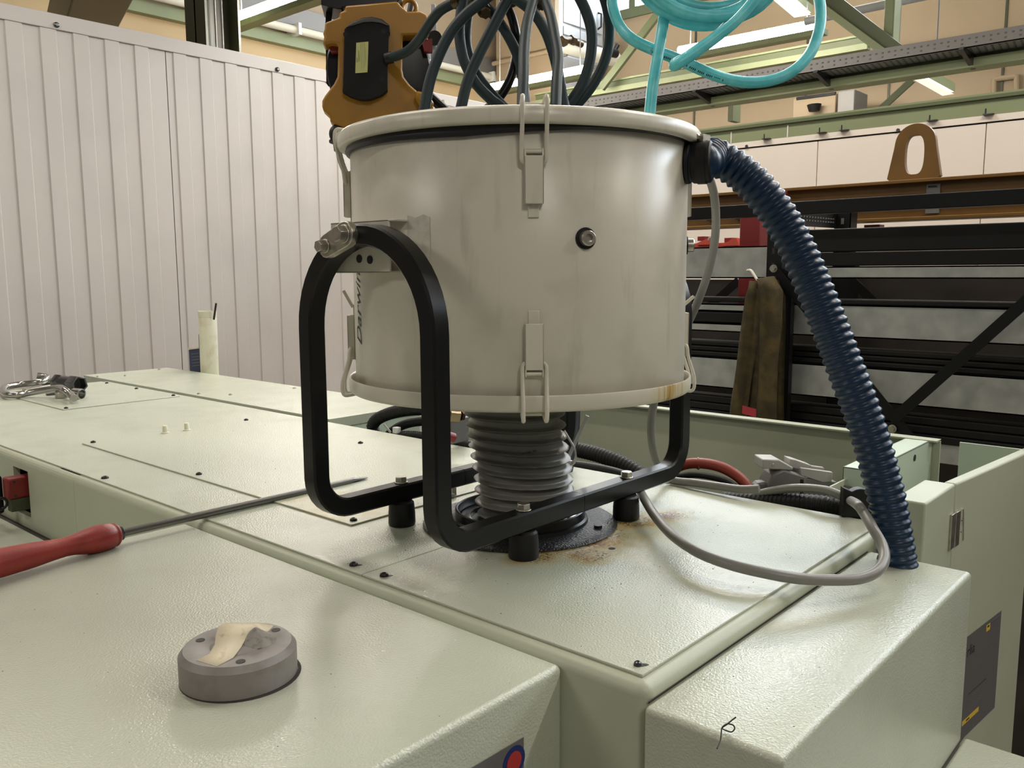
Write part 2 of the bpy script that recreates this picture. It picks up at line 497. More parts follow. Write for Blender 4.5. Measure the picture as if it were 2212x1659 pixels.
# bright doorway of the next bay seen through the cables
wd = struct('window_2', MB().prism(((8.7329, 2.428), (7.9703, 2.3504), (7.9726, 3.1771), (8.7294, 3.1594)), 'x', 9.9, 9.93), M_day, 'overexposed bright window behind the hanging cables')
obj('window_frame', MB().box((9.88, 7.9366, 1.4), (9.95, 7.9811, 3.1771)), M_green, wd)

# olive column behind the partition
cw = thing('steel_column', 'dark olive steel column rising behind the grey partition', 'column', (3.43, 6.5, -1.45))
xa, xb = 3.21, 3.5287
obj('flange', MB().box((xa, 6.30, FZ), (xa+0.02, 6.62, ROOF)), M_olive, cw)
obj('flange', MB().box((xb-0.02, 6.30, FZ), (xb, 6.62, ROOF)), M_olive, cw)
obj('web', MB().box((xa, 6.45, FZ), (xb, 6.47, ROOF)), M_olive, cw)
obj('conduit', MB().cyl((xa+0.21, 6.40, FZ), (xa+0.21, 6.40, ROOF), 0.009), M_tray, cw)
obj('conduit', MB().cyl((xa+0.15, 6.40, FZ), (xa+0.15, 6.40, ROOF), 0.009), M_tray, cw)
tag(obj('roof_beam', MB().slab([(-7, 0), (12, 0), (12, 0.5), (-7, 0.5)], (2.0197, 6.0, 2.1668), (0.30, 0.954, 0), (0, 0, 1), (0.954, -0.30, 0), 0, 0.35), M_olive, bevel=0.01),
    'dark olive roof beam at the top left corner', 'beam')

# sheet-metal air unit
au = thing('air_unit', 'tall silver-grey sheet-metal cabinet behind the hanging cables', 'cabinet', (9.0, 7.8, FZ))
UY = 7.1
ux0, ux1 = 8.8212, 9.8518
obj('body', MB().box((ux0, UY, FZ), (ux1, 8.2, ROOF-0.2)), M_alu, au, bevel=0.01)
obj('corner_post', MB().box((ux0-0.01, UY-0.02, FZ), (ux0+0.07, UY+0.05, ROOF-0.25)), M_offwhite, au)
for (pa, pb) in ((4.3942, 3.684), (3.6354, 3.526), (3.2572, 2.1902)):
    z0, z1 = sorted((pa, pb))
    d = obj('door', MB().box((ux0+0.09, UY-0.025, z0), (ux1-0.05, UY, z1)), M_alu, au, bevel=0.006)
    if z1 - z0 > 0.4:
        hz = 3.8505 if z0 > 3.3 else 2.8954
        hx = ux1 - 0.16
        obj('handle', MB().tube([(hx, UY-0.02, hz-0.11), (hx, UY-0.08, hz-0.085), (hx, UY-0.08, hz+0.085), (hx, UY-0.02, hz+0.11)], 0.014, n=8), M_black, d)
obj('side_cladding', MB().box((ux0-0.03, UY+0.05, FZ), (ux0-0.001, 8.2, ROOF-0.2)), M_beige, au)
obj('side_pipe', MB().cyl((ux0-0.10, UY+0.1, 3.2831), (ux0-0.10, 8.2, 3.2831), 0.03), M_beige, au)
pw = thing('valve_pipe', 'thick white pipe with brown valves on the silver-grey cabinet', 'pipe', (9.0458, 6.85, 3.3231))
obj('pipe', MB().cyl((8.5449, 6.85, 3.2842), (9.8064, 6.85, 3.3108), 0.10), M_offwhite, pw)
obj('pipe', MB().cyl((8.6603, 6.91, 3.2456), (9.512, 6.91, 3.2758), 0.05), M_steel, pw)
for a, b in (((8.4373, 6.75, 3.2929), (8.6313, 6.75, 3.3409)), ((8.6313, 6.75, 3.3409), (8.8712, 6.75, 3.3275))):
    obj('valve', MB().cyl(a, b, 0.045).hexa(a, (a[0]+0.08, a[1], a[2]), 0.065), M_brass, pw)
for q in ((8.6918, 6.85, 3.288), (9.5817, 6.85, 3.303)):
    obj('pipe_bracket', MB().box((q[0]-0.02, 6.85, q[2]-0.12), (q[0]+0.02, UY, q[2]-0.08)), M_tray, pw)
obj('valve_handle', MB().cyl((9.5721, 6.75, 3.3222), (9.7036, 6.75, 3.469), 0.03).cyl((9.4834, 6.75, 3.3431), (9.6609, 6.75, 3.3502), 0.06), M_rack, pw)

# ------------------------------------------------------------ roof steel over the far bay
def beam_i(name, label, x, y0, y1, z0, z1, w, t=0.02, m=M_green):
    b = thing(name, label, 'beam', (x, (y0+y1)/2, z0))
    obj('bottom_flange', MB().box((x-w/2, y0, z0-t), (x+w/2, y1, z0+2*t)), m, b)
    obj('web', MB().box((x-0.012, y0, z0), (x+0.012, y1, z1)), M_green2 if m is M_green else m, b)
    obj('top_flange', MB().box((x-w/2, y0, z1-t), (x+w/2, y1, z1)), m, b)
    return b
zb = 1.7258
bm1 = beam_i('roof_girder', 'long pale green girder carrying the perforated cable tray', 6.0, -6, 8.4, zb, 1.821, 0.16)
zt = 1.791
ct = thing('cable_tray', 'grey perforated cable tray running along the green girder', 'cable tray', (5.75, 2, zt))
obj('tray_bottom', MB().box((5.72, -6, zt), (5.95, 8.4, zt+0.006)), M_tray, ct)
obj('tray_side', MB().box((5.72, -6, zt), (5.726, 8.4, zt+0.085)), M_tray, ct)
obj('tray_side', MB().box((5.944, -6, zt), (5.95, 8.4, zt+0.085)), M_tray, ct)
hole = MB()
for i in range(170):
    y = -1.0 + i*0.042
    hole.box((5.7175, y, zt+0.05), (5.7205, y+0.013, zt+0.060))
    if i % 2 == 0:
        hole.box((5.7175, y, zt+0.022), (5.7205, y+0.013, zt+0.032))
h = obj('slot_row', hole, M_inkg, ct); h['kind'] = 'stuff'
hole = MB()
for i in range(170):
    y = -1.0 + i*0.042
    hole.slab([(0, 0), (0.012, 0), (0.012, 0.17), (0, 0.17)], (5.75, y, zt), (0, 1, 0), (1, 0.12, 0), (0, 0, 1), -0.002, 0.0)
h = obj('slot_row', hole, M_olive, ct); h['kind'] = 'stuff'
for py in (3.2162, 2.2299, 1.2646):
    obj('bracket', MB().prism([(5.66, zt-0.02), (5.68, zt), (5.99, zt), (5.99, zt-0.09)], 'y', py-0.015, py+0.015), M_darksteel, ct)
zc = 2.5951
beam_i('roof_purlin', 'pale green purlin below the lit lamp row', 8.6, 2.9067, 7.3, zc, zc+0.13, 0.10)
# rafter and post right of the turquoise hose
rf = thing('roof_rafter', 'pale green rafter sloping down behind the turquoise hose', 'beam', (6.3, 1.8976, 1.9495))
obj('rafter_web', MB().bar((6.3, 1.9138, 1.9388), (6.3, 2.6965, 2.6124), 0.10, 0.05), M_green, rf)
obj('rafter_flange', MB().bar((6.36, 1.8922, 1.9927), (6.36, 2.5503, 2.5955), 0.06, 0.10), M_green2, rf)
obj('end_plate', MB().box((6.2, 1.8381, 1.9223), (6.24, 1.9173, 1.7928)), M_green, rf)
tag(obj('roof_post', MB().box((6.4, 2.0159, 1.9692), (6.55, 1.9411, 5.0)), M_green, bevel=0.01), 'pale green vertical post above the end of the cable tray bracket', 'post')
tag(obj('roof_post_flange', MB().box((6.56, 1.9538, 1.9692), (6.60, 1.9883, 5.0)), M_green2), 'darker green flange strip behind the vertical roof post', 'post')
tag(obj('roof_brace', MB().bar((8.4, 6.0766, 2.609), (8.4, 5.2413, 3.367), 0.05, 0.09), M_green2), 'thin green diagonal brace left of the turquoise hose', 'brace')
tag(obj('roof_brace', MB().bar((7.0, 2.2564, 1.6555), (7.0, 1.9664, 1.8952), 0.03, 0.05), M_green2), 'thin green diagonal brace beside the cream white lamp panel', 'brace')
tag(obj('roof_post', MB().box((7.0, 3.6143, 1.7545), (7.15, 3.5609, 1.9168)), M_green2), 'short green post below the girder right of the drum lid', 'post')
tag(obj('roof_pipe', MB().cyl((7.0, 2.8917, 2.5219), (7.0, 1.5977, 2.536), 0.035), M_alu), 'grey pipe running up to the right above the lit lamp', 'pipe')
# lamp panels; the diffusers get a faint glow of their own
def dim_lamp(name, label, px):
    t = thing(name, label, 'lamp', px[0])
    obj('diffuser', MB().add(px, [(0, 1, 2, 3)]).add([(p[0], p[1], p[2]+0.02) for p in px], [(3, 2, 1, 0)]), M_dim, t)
    obj('hanger_rod', MB().cyl((sum(p[0] for p in px)/4, sum(p[1] for p in px)/4, px[0][2]+0.05), (sum(p[0] for p in px)/4, sum(p[1] for p in px)/4, ROOF), 0.008, 8), M_tray, t)
    q = [(p[0]+0.02, p[1], p[2]+0.022) for p in px] + [(p[0]+0.02, p[1], p[2]+0.10) for p in px]
    obj('housing', MB().add(q, [(3, 2, 1, 0), (4, 5, 6, 7), (0, 1, 5, 4), (1, 2, 6, 5), (2, 3, 7, 6), (3, 0, 4, 7)]), M_green, t)
dim_lamp('lamp_panel', 'cream white lamp panel hanging over the green partition beam', ((7.5234, 2.1249, 2.0), (7.5341, 2.0332, 2.0), (8.4405, 2.0351, 2.0), (8.4595, 2.1415, 2.0)))
dim_lamp('lamp_panel', 'pale lamp panel beside the top of the turquoise hose loop', ((7.6556, 3.539, 3.0), (7.7291, 3.374, 3.0), (8.4959, 3.4797, 3.0), (8.4741, 3.6505, 3.0)))
# wall-mounted unit with a black vent
vb = thing('vent_box', 'beige wall box with a black vent slot and grey side', 'ventilation box', (9.3, 3.6262, 2.1501))
obj('body', MB().box((9.3, 3.9949, 2.08), (9.98, 3.4971, 2.3359)), M_beige, vb, bevel=0.01)
obj('vent', MB().box((9.28, 3.9507, 2.3116), (9.32, 3.5002, 2.3435)), M_rack, vb)
obj('side_panel', MB().box((9.2, 3.4374, 2.089), (9.6, 3.2495, 2.3271)), M_tray, vb, bevel=0.01)
obj('pull_switch', MB().cyl((9.2, 3.6978, 2.1457), (9.2, 3.7008, 2.2172), 0.06, 10, r2=0.08), M_bplastic, vb)
# small bent pipe
tag(obj('pipe_bend', hose(((9.96, 2.0362, 2.0425), (9.96, 2.0506, 2.3514), (9.96, 2.0342, 2.373), (9.96, 1.8681, 2.3725), (9.96, 1.8414, 2.3591), (9.96, 1.8229, 2.0639)), 0.028, 10, 6), M_beige), 'small cream inverted U pipe above the green beam', 'pipe')

# ------------------------------------------------------------ fluorescent lamp rows
def lamp(x, y0, length, label, watts, tube=M_tube2):
    t = thing('fluorescent_lamp', label, 'lamp', (x, y0, 2.6), 'fluorescent lamps of the hall')
    obj('housing', MB().box((x-0.05, y0-0.10, 2.505), (x+0.06, y0+length+0.10, 2.555)), M_green, t)
    obj('tube', MB().cyl((x, y0, 2.61), (x, y0+length, 2.61), 0.045, 12), tube, t)
    for yy in (y0+0.1, y0+length-0.1):
        obj('hanger_rod', MB().cyl((x+0.045, yy, 2.55), (x+0.045, yy, ROOF), 0.006, 6), M_tray, t)
    ld = bpy.data.lights.new('lamp_light', 'AREA')
    ld.shape = 'RECTANGLE'; ld.size = 0.10; ld.size_y = length
    ld.energy = watts; ld.color = (1.0, 0.94, 0.86)
    lo = bpy.data.objects.new('lamp_light', ld)
    COL.objects.link(lo)
    lo.location = (x, y0+length/2, 2.49)
    lo.parent = t; lo.matrix_parent_inverse = t.matrix_world.inverted()
    return t
lamp(7.45, 5.63, 1.43, 'lit fluorescent lamp behind the hanging cables', LAMP_W*0.5, M_tube)
lamp(7.47, 3.0, 1.43, 'lit fluorescent lamp behind the turquoise hose', LAMP_W*0.5, M_tube)
lamp(3.77, 5.40, 1.43, 'lit fluorescent lamp right of the olive column', LAMP_W*0.7, M_tube)
for (x, y, k) in ((7.47, -0.4, 0.45), (7.47, -3.0, 0.5), (3.77, 2.77, 0.7), (0.11, 3.0, 0.26), (0.11, 0.9, 0.26), (1.9, -1.2, 0.50), (1.9, -3.8, 0.45), (2.3, 1.3, 0.46), (-1.6, -3.4, 0.6), (-3.5, 1.4, 0.5)):  # rows carried on unseen; lamps off the rows added to brighten wall and drum
    lamp(x, y, 1.43, 'one of the unseen overhead hall lamps, some added to brighten the scene', LAMP_W*k)

# ================================================================== GREY PARTITION (left)
WY = 5.0
CT = 1.8402       # cap top
CB = 1.7528     # cap bottom
SX = 2.1785      # visible joint
pit = 0.0908
wl = struct('wall_left', MB().box((-2.6, WY+0.02, FZ), (5.6, WY+0.06, CT-0.01)), M_wall, 'light grey sandwich-panel partition on the left')
def panel(x0, x1, first_left):
    """ribbed sheet with shallow alternating steps; first_left = step positions from the left"""
    pr = [(x0, WY)]
    d = 0.0
    for i, x in enumerate(first_left):
        h = 0.008
        if i % 2 == 0:
            pr += [(x, WY), (x+0.007, WY-h)]
        else:
            pr += [(x, WY-h), (x+0.007, WY)]
    pr += [(x1, WY), (x1, WY+0.02), (x0, WY+0.02)]
    return obj('panel', MB().prism(pr, 'z', FZ, CB), M_wall, wl, smooth=False)
n = 18
pw_ = pit*n
for k in range(-2, 3):
    a = SX + k*(pw_+0.068) + 0.003
    b = a + pw_ + 0.062
    panel(a, b, [a + 0.040 + pit*(i) for i in range(n)])
cap = tag(obj('wall_cap', MB().box((-2.6, WY-0.014, CB), (5.6, WY+0.07, CT)), M_wall, bevel=0.004), 'folded grey cap strip along the top of the partition', 'trim', kind=None)
cap.name = 'trim_4'; cap['kind'] = 'structure'
for p in ((1.5217, 4.985, 1.7771), (2.9898, 4.985, 1.773)):
    obj('screw', MB().lathe([(0.016, 0), (0.015, 0.008), (0.008, 0.013)], p, 14, (0, -1, 0)), M_darksteel, cap)
tag(obj('wall_fastener', MB().cyl((4.5768, 4.96, 1.7471), (4.5776, 4.96, 1.7846), 0.011, 8).hexa((4.5769, 4.96, 1.7546), (4.5773, 4.96, 1.7696), 0.019), M_steel), 'small bolt standing on the partition beside the cables', 'bolt')

# ================================================================== CREAM PARTITION (behind the rack)
BX = 3.4
zs = 0.9534      # dark seam under the cap
zg = 0.9855      # underside of the green beam
zgt = 1.0714
wr = struct('wall_right', MB().box((BX+0.02, -3.0, FZ), (BX+0.06, 3.0, zg)), M_cream, 'cream panel partition behind the storage rack')
js = [3.0, 2.1678, 1.2565, 0.5518, -0.20, -0.95, -1.7, -3.0]
js = sorted(js, reverse=True)
for a, b in zip(js, js[1:]):
    obj('panel', MB().box((BX, b+0.002, FZ), (BX+0.02, a-0.002, zs)), M_cream, wr, smooth=False, bevel=0.001)
c5 = struct('trim_5', MB().box((BX-0.006, -3.0, zs+0.006), (BX+0.06, 3.0, zg)), M_cream, 'cream cap strip under the green beam')
struct('trim_6', MB().box((BX+0.012, -3.0, zs-0.002), (BX+0.02, 3.0, zs+0.008)), M_rack, 'dark joint under the cream cap strip')
for p in ((3.394, 0.8986, 0.964), (3.394, 1.6107, 0.9638)):
    obj('screw', MB().lathe([(0.008, 0), (0.007, 0.004)], p, 10, (-1, 0, 0)), M_darksteel, c5)
gb = thing('crane_beam', 'pale green steel beam lying along the cream partition', 'beam', (BX+0.05, 0, zg))
obj('web', MB().box((BX-0.005, -3.0, zg), (BX+0.05, 3.0, zgt-0.012)), M_green, gb)
obj('top_flange', MB().box((BX-0.018, -3.0, zgt-0.022), (BX+0.115, 3.0, zgt-0.008)), M_green2, gb)  # dark strip below the flange top: shading put into the green
obj('flange_top', MB().box((BX-0.018, -3.0, zgt-0.008), (BX+0.115, 3.0, zgt)), M_green, gb)
for p in ((3.41, 1.6947, 1.0095), (3.41, 1.4024, 1.0225)):
    obj('seam', MB().box((BX-0.008, p[1]-0.003, zg), (BX-0.005, p[1]+0.003, zgt-0.03)), M_offwhite, gb)
for p in ((3.38, 1.5041, 0.9977), (3.38, 1.2329, 0.9986), (3.38, 1.131, 1.0018), (3.38, 0.757, 1.0024), (3.38, 0.5429, 0.9918)):
    obj('clip', MB().box((p[0]-0.004, p[1]-0.02, zg), (p[0]+0.02, p[1]+0.02, zg+0.004)).cyl((p[0], p[1]+0.01, zg), (p[0], p[1]+0.01, zg+0.025), 0.003, 6), M_darksteel, gb)

# ================================================================== THE MACHINE
EX, EY = -0.014, -0.014     # faces of the main housing
mh = thing('machine_housing', 'large pale green machine housing under the grey drum', 'machine housing', (0.3, 0.4, FZ))
def bull(mb, x0, y0, x1, y1, z0, z1, r):
    """box with rounded top and vertical corners on every side"""
    def loop(ins, z):
        k = 5
        out = []
        rr = max(r - ins, 0.0008)
        for (cx, cy, a0) in ((x1-r, y1-r, 0), (x0+r, y1-r, 90), (x0+r, y0+r, 180), (x1-r, y0+r, 270)):
            for i in range(k+1):
                a = math.radians(a0 + 90*i/k)
                out.append((cx + rr*math.cos(a), cy + rr*math.sin(a), z))
        return out
    rings = [loop(0, z0)]
    for i in range(7):
        a = math.radians(90*i/6)
        rings.append(loop(r*(1-math.cos(a)), z1 - r + r*math.sin(a)))
    n = len(rings[0])
    vs = [p for l in rings for p in l]
    fs = [(j*n+i, j*n+(i+1) % n, (j+1)*n+(i+1) % n, (j+1)*n+i) for j in range(len(rings)-1) for i in range(n)]
    fs += [tuple(range(n))[::-1], tuple((len(rings)-1)*n + i for i in range(n))]
    return mb.add(vs, fs)
# main shell: the front wall has a cut-out for the red switch, so it is built of three blocks
c0, c1 = 1.420, 1.498           # cut-out in y
z0c, z1c = -0.121, -0.0275      # cut-out in z
obj('body', bull(MB(), EX, EY, 0.63, 1.30, FZ, -0.003, 0.012), M_coat_s, mh)
obj('rear_body', MB().box((EX+0.03, 1.28, FZ), (0.63, 2.53, -0.05)).box((0.10, 1.28, -0.05), (0.63, 2.53, -0.012)), M_coat_s, mh)
ft = MB()
EF = EX - 0.0003
ft.prism([(0.06, -0.003), (EF+0.012, -0.003), (EF+0.0075, -0.0039), (EF+0.0035, -0.0065), (EF+0.0009, -0.0105), (EF, -0.015), (EF, -0.0275), (0.06, -0.0275)], 'y', 1.20, 2.53)
ft.box((EF, 1.20, FZ), (EX+0.012, c0, -0.0275)).box((EF, c1, FZ), (EX+0.012, 2.53, -0.0275)).box((EF, c0, FZ), (EX+0.012, c1, z0c))
obj('front_wall', ft, M_coat_s, mh, smooth=False)
obj('cutout_back', MB().box((EX+0.028, c0-0.02, z0c-0.03), (EX+0.03, c1+0.3, -0.0275)), M_olive, mh)

def screw(parent, x, y, z=0.0, r=0.0055, dome=True, m=M_screw, tail=False):
    mb = MB().lathe([(r, 0), (r, 0.0012), (r*0.8, 0.0032), (r*0.45, 0.0040), (r*0.38, 0.0030), (0.0004, 0.0028)], (x, y, z), 14)
    if tail:   # slot that runs out beside the screw
        mb.slab([(0, -0.0042), (0.008, -0.0020), (0.0105, 0), (0.008, 0.0020), (0, 0.0042)], (x, y, z), (0.72, -0.69, 0), (0.69, 0.72, 0), (0, 0, 1), 0.0, 0.0004)
    return obj('screw', mb, m, parent)
SEAM = 0.3973
def plate(name, x0, y0, x1, y1, z0, z1, m, r=0.002):
    return obj(name, MB().box((x0, y0, z0), (x1, y1, z1)), m, mh, bevel=r*0.4, segs=2)
cov = plate('cover_plate', 0.0, 0.0, 0.621, SEAM-0.0006, -0.003, 0.0, M_cover)
cov['label'] = 'rust-stained cover plate under the drum stand'
screw(cov, 0.0139, 0.3725, tail=True)
screw(cov, 0.0135, 0.0138, r=0.004, m=M_darksteel, tail=True)
obj('plate_hole', MB().lathe([(0.0045, 0), (0.0045, 0.0003)], (0.2751, 0.2251, 0.0), 12), M_ink, cov)
cv2 = plate('cover_plate', 0.0, SEAM+0.0006, 0.621, 2.52, -0.003, 0.0, M_coat)
screw(cv2, 0.0138, 0.4303, tail=True)
screw(cv2, 0.0127, 1.130, r=0.0065)
ap = plate('access_plate', 0.115, 0.564, 0.512, 1.478, 0.0, 0.0026, M_access)
for (x, y) in ((0.4967, 1.4616), (0.497, 1.0213), (0.133, 1.4650), (0.1303, 1.0184), (0.1301, 0.5782), (0.497, 0.578)):
    screw(ap, x, y, 0.0026)
for (x, y) in ((0.2854, 1.4508), (0.3344, 1.4452)):
    obj('plug', MB().lathe([(0.0085, 0), (0.0085, 0.002), (0.0055, 0.003), (0.0050, 0.016), (0.0045, 0.017)], (x, y, 0.0026), 16), M_ivory, ap)
obj('bolt', MB().hexa((0.318, 0.5642, 0.003), (0.3386, 0.5851, 0.003), 0.004).hexa((0.3272, 0.5735, 0.0026), (0.3272, 0.5735, 0.0146), 0.007), M_plug, ap)
ap2 = plate('access_plate', 0.275, 1.988, 0.601, 2.515, 0.0, 0.0026, M_coat)
for (x, y) in ((0.287, 2.000), (0.590, 2.005), (0.590, 2.24), (0.590, 2.45)):
    screw(ap2, x, y, 0.0026)
# raised rear cover
RZ = 0.004
rc = plate('rear_cover', 0.6325, 1.310, 0.942, 2.735, -0.02, RZ, M_coat)
for (x, y) in ((0.7175, 2.5952), (0.652, 1.9709), (0.7018, 1.8805), (0.9054, 1.8553), (0.8874, 2.6894), (0.6435, 2.6415)):
    screw(rc, x, y, RZ, m=M_steel)
obj('rear_block', MB().box((0.6325, 1.313, FZ), (0.93, 2.73, -0.02)), M_mint, mh)
obj('rear_ledge', MB().box((0.93, 2.2, FZ), (1.10, 2.9, -0.060)), M_coat_s, mh)
# wall of the recess behind the cover plate and the guard sheet at the back
obj('recess_floor', MB().box((0.63, -0.02, FZ), (1.05, 1.31, -0.14)), M_bplastic, mh)
rg = obj('guard_sheet', MB().box((1.052, 0.04, FZ), (1.058, 1.30, 0.051)).box((1.030, 0.04, 0.0485), (1.058, 1.30, 0.0515)), M_coat_s, mh)
# channel at the end of the guard sheet
ch = obj('channel', MB().box((0.726, 0.0530, -0.20), (1.050, 0.0555, 0.050)).box((0.726, 0.093, -0.01), (1.050, 0.0955, 0.050)).box((0.726, 0.0530, 0.0475), (1.050, 0.0955, 0.050)).box((0.726, 0.0530, -0.20), (0.728, 0.0955, 0.050)), M_mint, mh, bevel=0.0008)
obj('hole', MB().lathe([(0.006, 0), (0.006, 0.0006)], (0.9484, 0.0526, 0.0327), 14, (0, -1, 0)), M_ink, ch)
ia, ib = (0.6601, 0.088, 0.0297), (0.7936, 0.088, 0.0327)
obj('inner_sheet', MB().box((ia[0], 0.088, -0.12), (ib[0], 0.091, (ia[2]+ib[2])/2)), M_coat_s, mh, bevel=0.0006)
for p in ((0.7808, 0.088, 0.0187), (0.7144, 0.088, 0.0169)):
    obj('stud', MB().cyl(p, (p[0], p[1]-0.012, p[2]), 0.0062, 12, r2=0.0052).cyl((p[0], p[1]-0.012, p[2]), (p[0], p[1]-0.019, p[2]), 0.0030, 8), M_darksteel, mh)

# front housing (foreground, left) -----------------------------------------
fh = thing('front_housing', 'pale green box housing in the left foreground with the grey knob', 'machine housing', (-0.3, 0.4, FZ))
obj('body', bull(MB(), -0.62, 0.0790, EX-0.0005, 0.794, FZ, -0.0095, 0.007), M_coat, fh)
# logo plate on its side
LY = 0.0785
lp = obj('logo_plate', MB().prism(((-0.0732, -0.0572), (-0.0729, -0.1424), (-0.2044, -0.1222), (-0.2026, -0.0545)), 'y', LY-0.0006, LY), M_grey, fh, smooth=False)
lc = (-0.0871, 0.0778, -0.0748)
obj('logo_ring', MB().lathe([(0.0150, 0), (0.0150, 0.0003)], lc, 32, (0, -1, 0)), M_blueink, lp)
obj('logo_dot', MB().lathe([(0.0098, 0), (0.0098, 0.0004)], (lc[0], lc[1]-0.0003, lc[2]), 32, (0, -1, 0)), M_redink, lp)
obj('logo_letter', MB().prism([(lc[0]-0.045, lc[2]-0.035), (lc[0]-0.020, lc[2]-0.003), (lc[0]-0.0145, lc[2]-0.003), (lc[0]-0.020, lc[2]-0.035)], 'y', LY-0.0009, LY-0.0006), M_blueink, lp)

# side housing (right) -------------------------------------------------------
sh = thing('side_housing', 'pale green box housing at the lower right under the cable loop', 'machine housing', (0.25, -0.08, FZ))
obj('body', bull(MB(), -0.0215, -0.1418, 0.5345, EY-0.0006, FZ, -0.016, 0.006), M_coat, sh)
obj('seam_dirt', MB().box((-0.012, EY-0.0010, -0.0175), (0.530, EY-0.0002, -0.0157)), M_board, sh)
# low step box far right
lo_ = thing('step_housing', 'low pale green box in the bottom right corner', 'machine housing', (0.4, -0.3, FZ))
obj('body', bull(MB(), 0.10, -0.60, 0.545, -0.1425, FZ, -0.240, 0.006), M_coat, lo_)
obj('seam_dirt', MB().box((0.105, -0.1432, -0.2402), (0.540, -0.1420, -0.2385)), M_board, lo_)

# cabinet frame and door -----------------------------------------------------
cf = thing('side_cabinet', 'pale green cabinet with a hinged door and grey notice at the right edge', 'cabinet', (0.65, -0.05, FZ))
obj('frame_bar', MB().box((0.578, -0.0712, FZ), (0.7185, -0.0285, 0.050)), M_coat_s, cf, bevel=0.003)
obj('frame_seal', MB().box((0.560, -0.0285, FZ), (0.72, -0.024, 0.030)), M_coat_s, cf)
dv = Vector((0.2938, -0.0292, 0)).normalized(); dn = Vector((dv.y, -dv.x, 0))
D0 = Vector((0.7205, -0.0722, 0))
cd = obj('door_leaf', MB().slab([(0, -0.62), (0.352, -0.62), (0.352, 0.050), (0, 0.050)], D0, dv, (0, 0, 1), dn, -0.018, 0.0), M_coat_s, cf, bevel=0.003)
hg = obj('hinge', MB().cyl((0.7479, -0.0735, 0.0076), (0.7594, -0.0735, -0.0428), 0.0042, 10), M_steel, cd)
hz0, hz1 = -0.0451, 0.0076
obj('hinge_leaf', MB().box((0.7000, -0.0745, hz0), (0.722, -0.0712, hz1)), M_steel, cd, bevel=0.0006)
obj('hinge_leaf', MB().slab([(0, hz0), (0.016, hz0), (0.016, hz1), (0, hz1)], D0, dv, (0, 0, 1), dn, 0.0, 0.003), M_steel, cd, bevel=0.0006)
for k in (1, 2):
    zz = hz0 + (hz1-hz0)*k/3
    obj('hinge_gap', MB().cyl((*hg.data.vertices[0].co[:2], zz-0.0006), (*hg.data.vertices[0].co[:2], zz+0.0006), 0.0008, 6), M_ink, cd)
# notice on the door
def dpt(px):            # px: point already on the door plane
    q = Vector(px) - D0
    return (q.dot(dv), q.z)
DN = ((0.8187, -0.082, -0.2051), (0.9549, -0.0955, -0.2134), (0.9556, -0.0956, -0.3888), (0.8204, -0.0821, -0.3756))
quad = [dpt(p) for p in DN]
u0 = min(quad[0][0], quad[3][0]); u1 = max(quad[1][0], quad[2][0]); v1 = (quad[0][1]+quad[1][1])/2; v0 = (quad[2][1]+quad[3][1])/2
nt_ = obj('notice', MB().slab([(u0-0.02, v0), (u1, v0), (u1, v1), (u0-0.02, v1)], D0, dv, (0, 0, 1), dn, 0.0002, 0.0008), M_grey, cd, smooth=False)
def dprint(nm, m, a, b, c, d, t=0.0010):
    W_, H_ = u1-u0, v1-v0
    return obj(nm, MB().slab([(u0+a*W_, v0+b*H_), (u0+c*W_, v0+b*H_), (u0+c*W_, v0+d*H_), (u0+a*W_, v0+d*H_)], D0, dv, (0, 0, 1), dn, 0.0008, t), m, cd, smooth=False)
dprint('yellow_mark', M_yellow, 0.50, 0.90, 0.62, 0.965)
dprint('print_line', M_ink, 0.53, 0.935, 0.59, 0.955, 0.0012)
dprint('print_line', M_inkg, 0.66, 0.945, 0.97, 0.965)
dprint('print_line', M_ink, 0.05, 0.405, 0.60, 0.413)
for k in range(6):
    dprint('print_line', M_inkg, 0.0, 0.36-k*0.028, 0.45+0.1*math.sin(k*2.3), 0.364-k*0.028)
for k in range(4):
    dprint('print_line', M_inkg, 0.20, 0.80-k*0.06, 0.55+0.1*math.sin(k*1.3), 0.803-k*0.06)
dprint('yellow_mark', M_yellow, -0.1, 0.135, 0.42, 0.18)
dprint('print_line', M_ink, 0.02, 0.15, 0.12, 0.165, 0.0012)
vs, fs = text_mesh('rlia', 0.026)
vs = [D0 + dv*(u0 - 0.012 + p[0]) + Vector((0, 0, v1-0.035+p[1])) + dn*0.0011 for p in vs]
obj('print_text', MB().add(vs, fs), M_ink, cd, smooth=False)
# sheet behind the door
obj('back_sheet', MB().box((1.056, -0.095, -0.9), (1.060, 0.0087, 0.050)), M_mint, cf, bevel=0.0008)

# lower deck left of the front housing, with the red switch -------------------
ld_ = thing('lower_deck', 'lower pale deck beside the red switch at the left edge', 'machine housing', (-0.2, 1.6, FZ))
obj('body', MB().box((-0.9, 0.80, FZ), (EX-0.002, 2.4, -0.146)), M_coat, ld_, bevel=0.002)
obj('dark_seam', MB().box((EX-0.012, 0.80, -0.146), (EX-0.002, 2.4, -0.1450)), M_board, ld_)
sw = thing('interlock_switch', 'red square switch block in the housing cut-out', 'switch', (-0.05, 1.3816, -0.0526))
SY = 1.432
xr, xl = -0.0098, -0.0488
yl = 1.4608
za, zb_ = -0.0808, -0.0383
obj('block', MB().box((xl, SY, za), (xr+0.012, yl, zb_)), M_redpaint, sw, bevel=0.004)
for p in ((-0.0359, 1.4316, -0.0461), (-0.0354, 1.4316, -0.0742)):
    obj('bolt_hole', MB().lathe([(0.0028, 0), (0.0028, 0.0003)], p, 10, (0, -1, 0)), M_ink, sw)
obj('mount', MB().box((xl+0.006, SY+0.004, za-0.026), (xr+0.012, yl-0.004, za-0.001)), M_olive, sw)
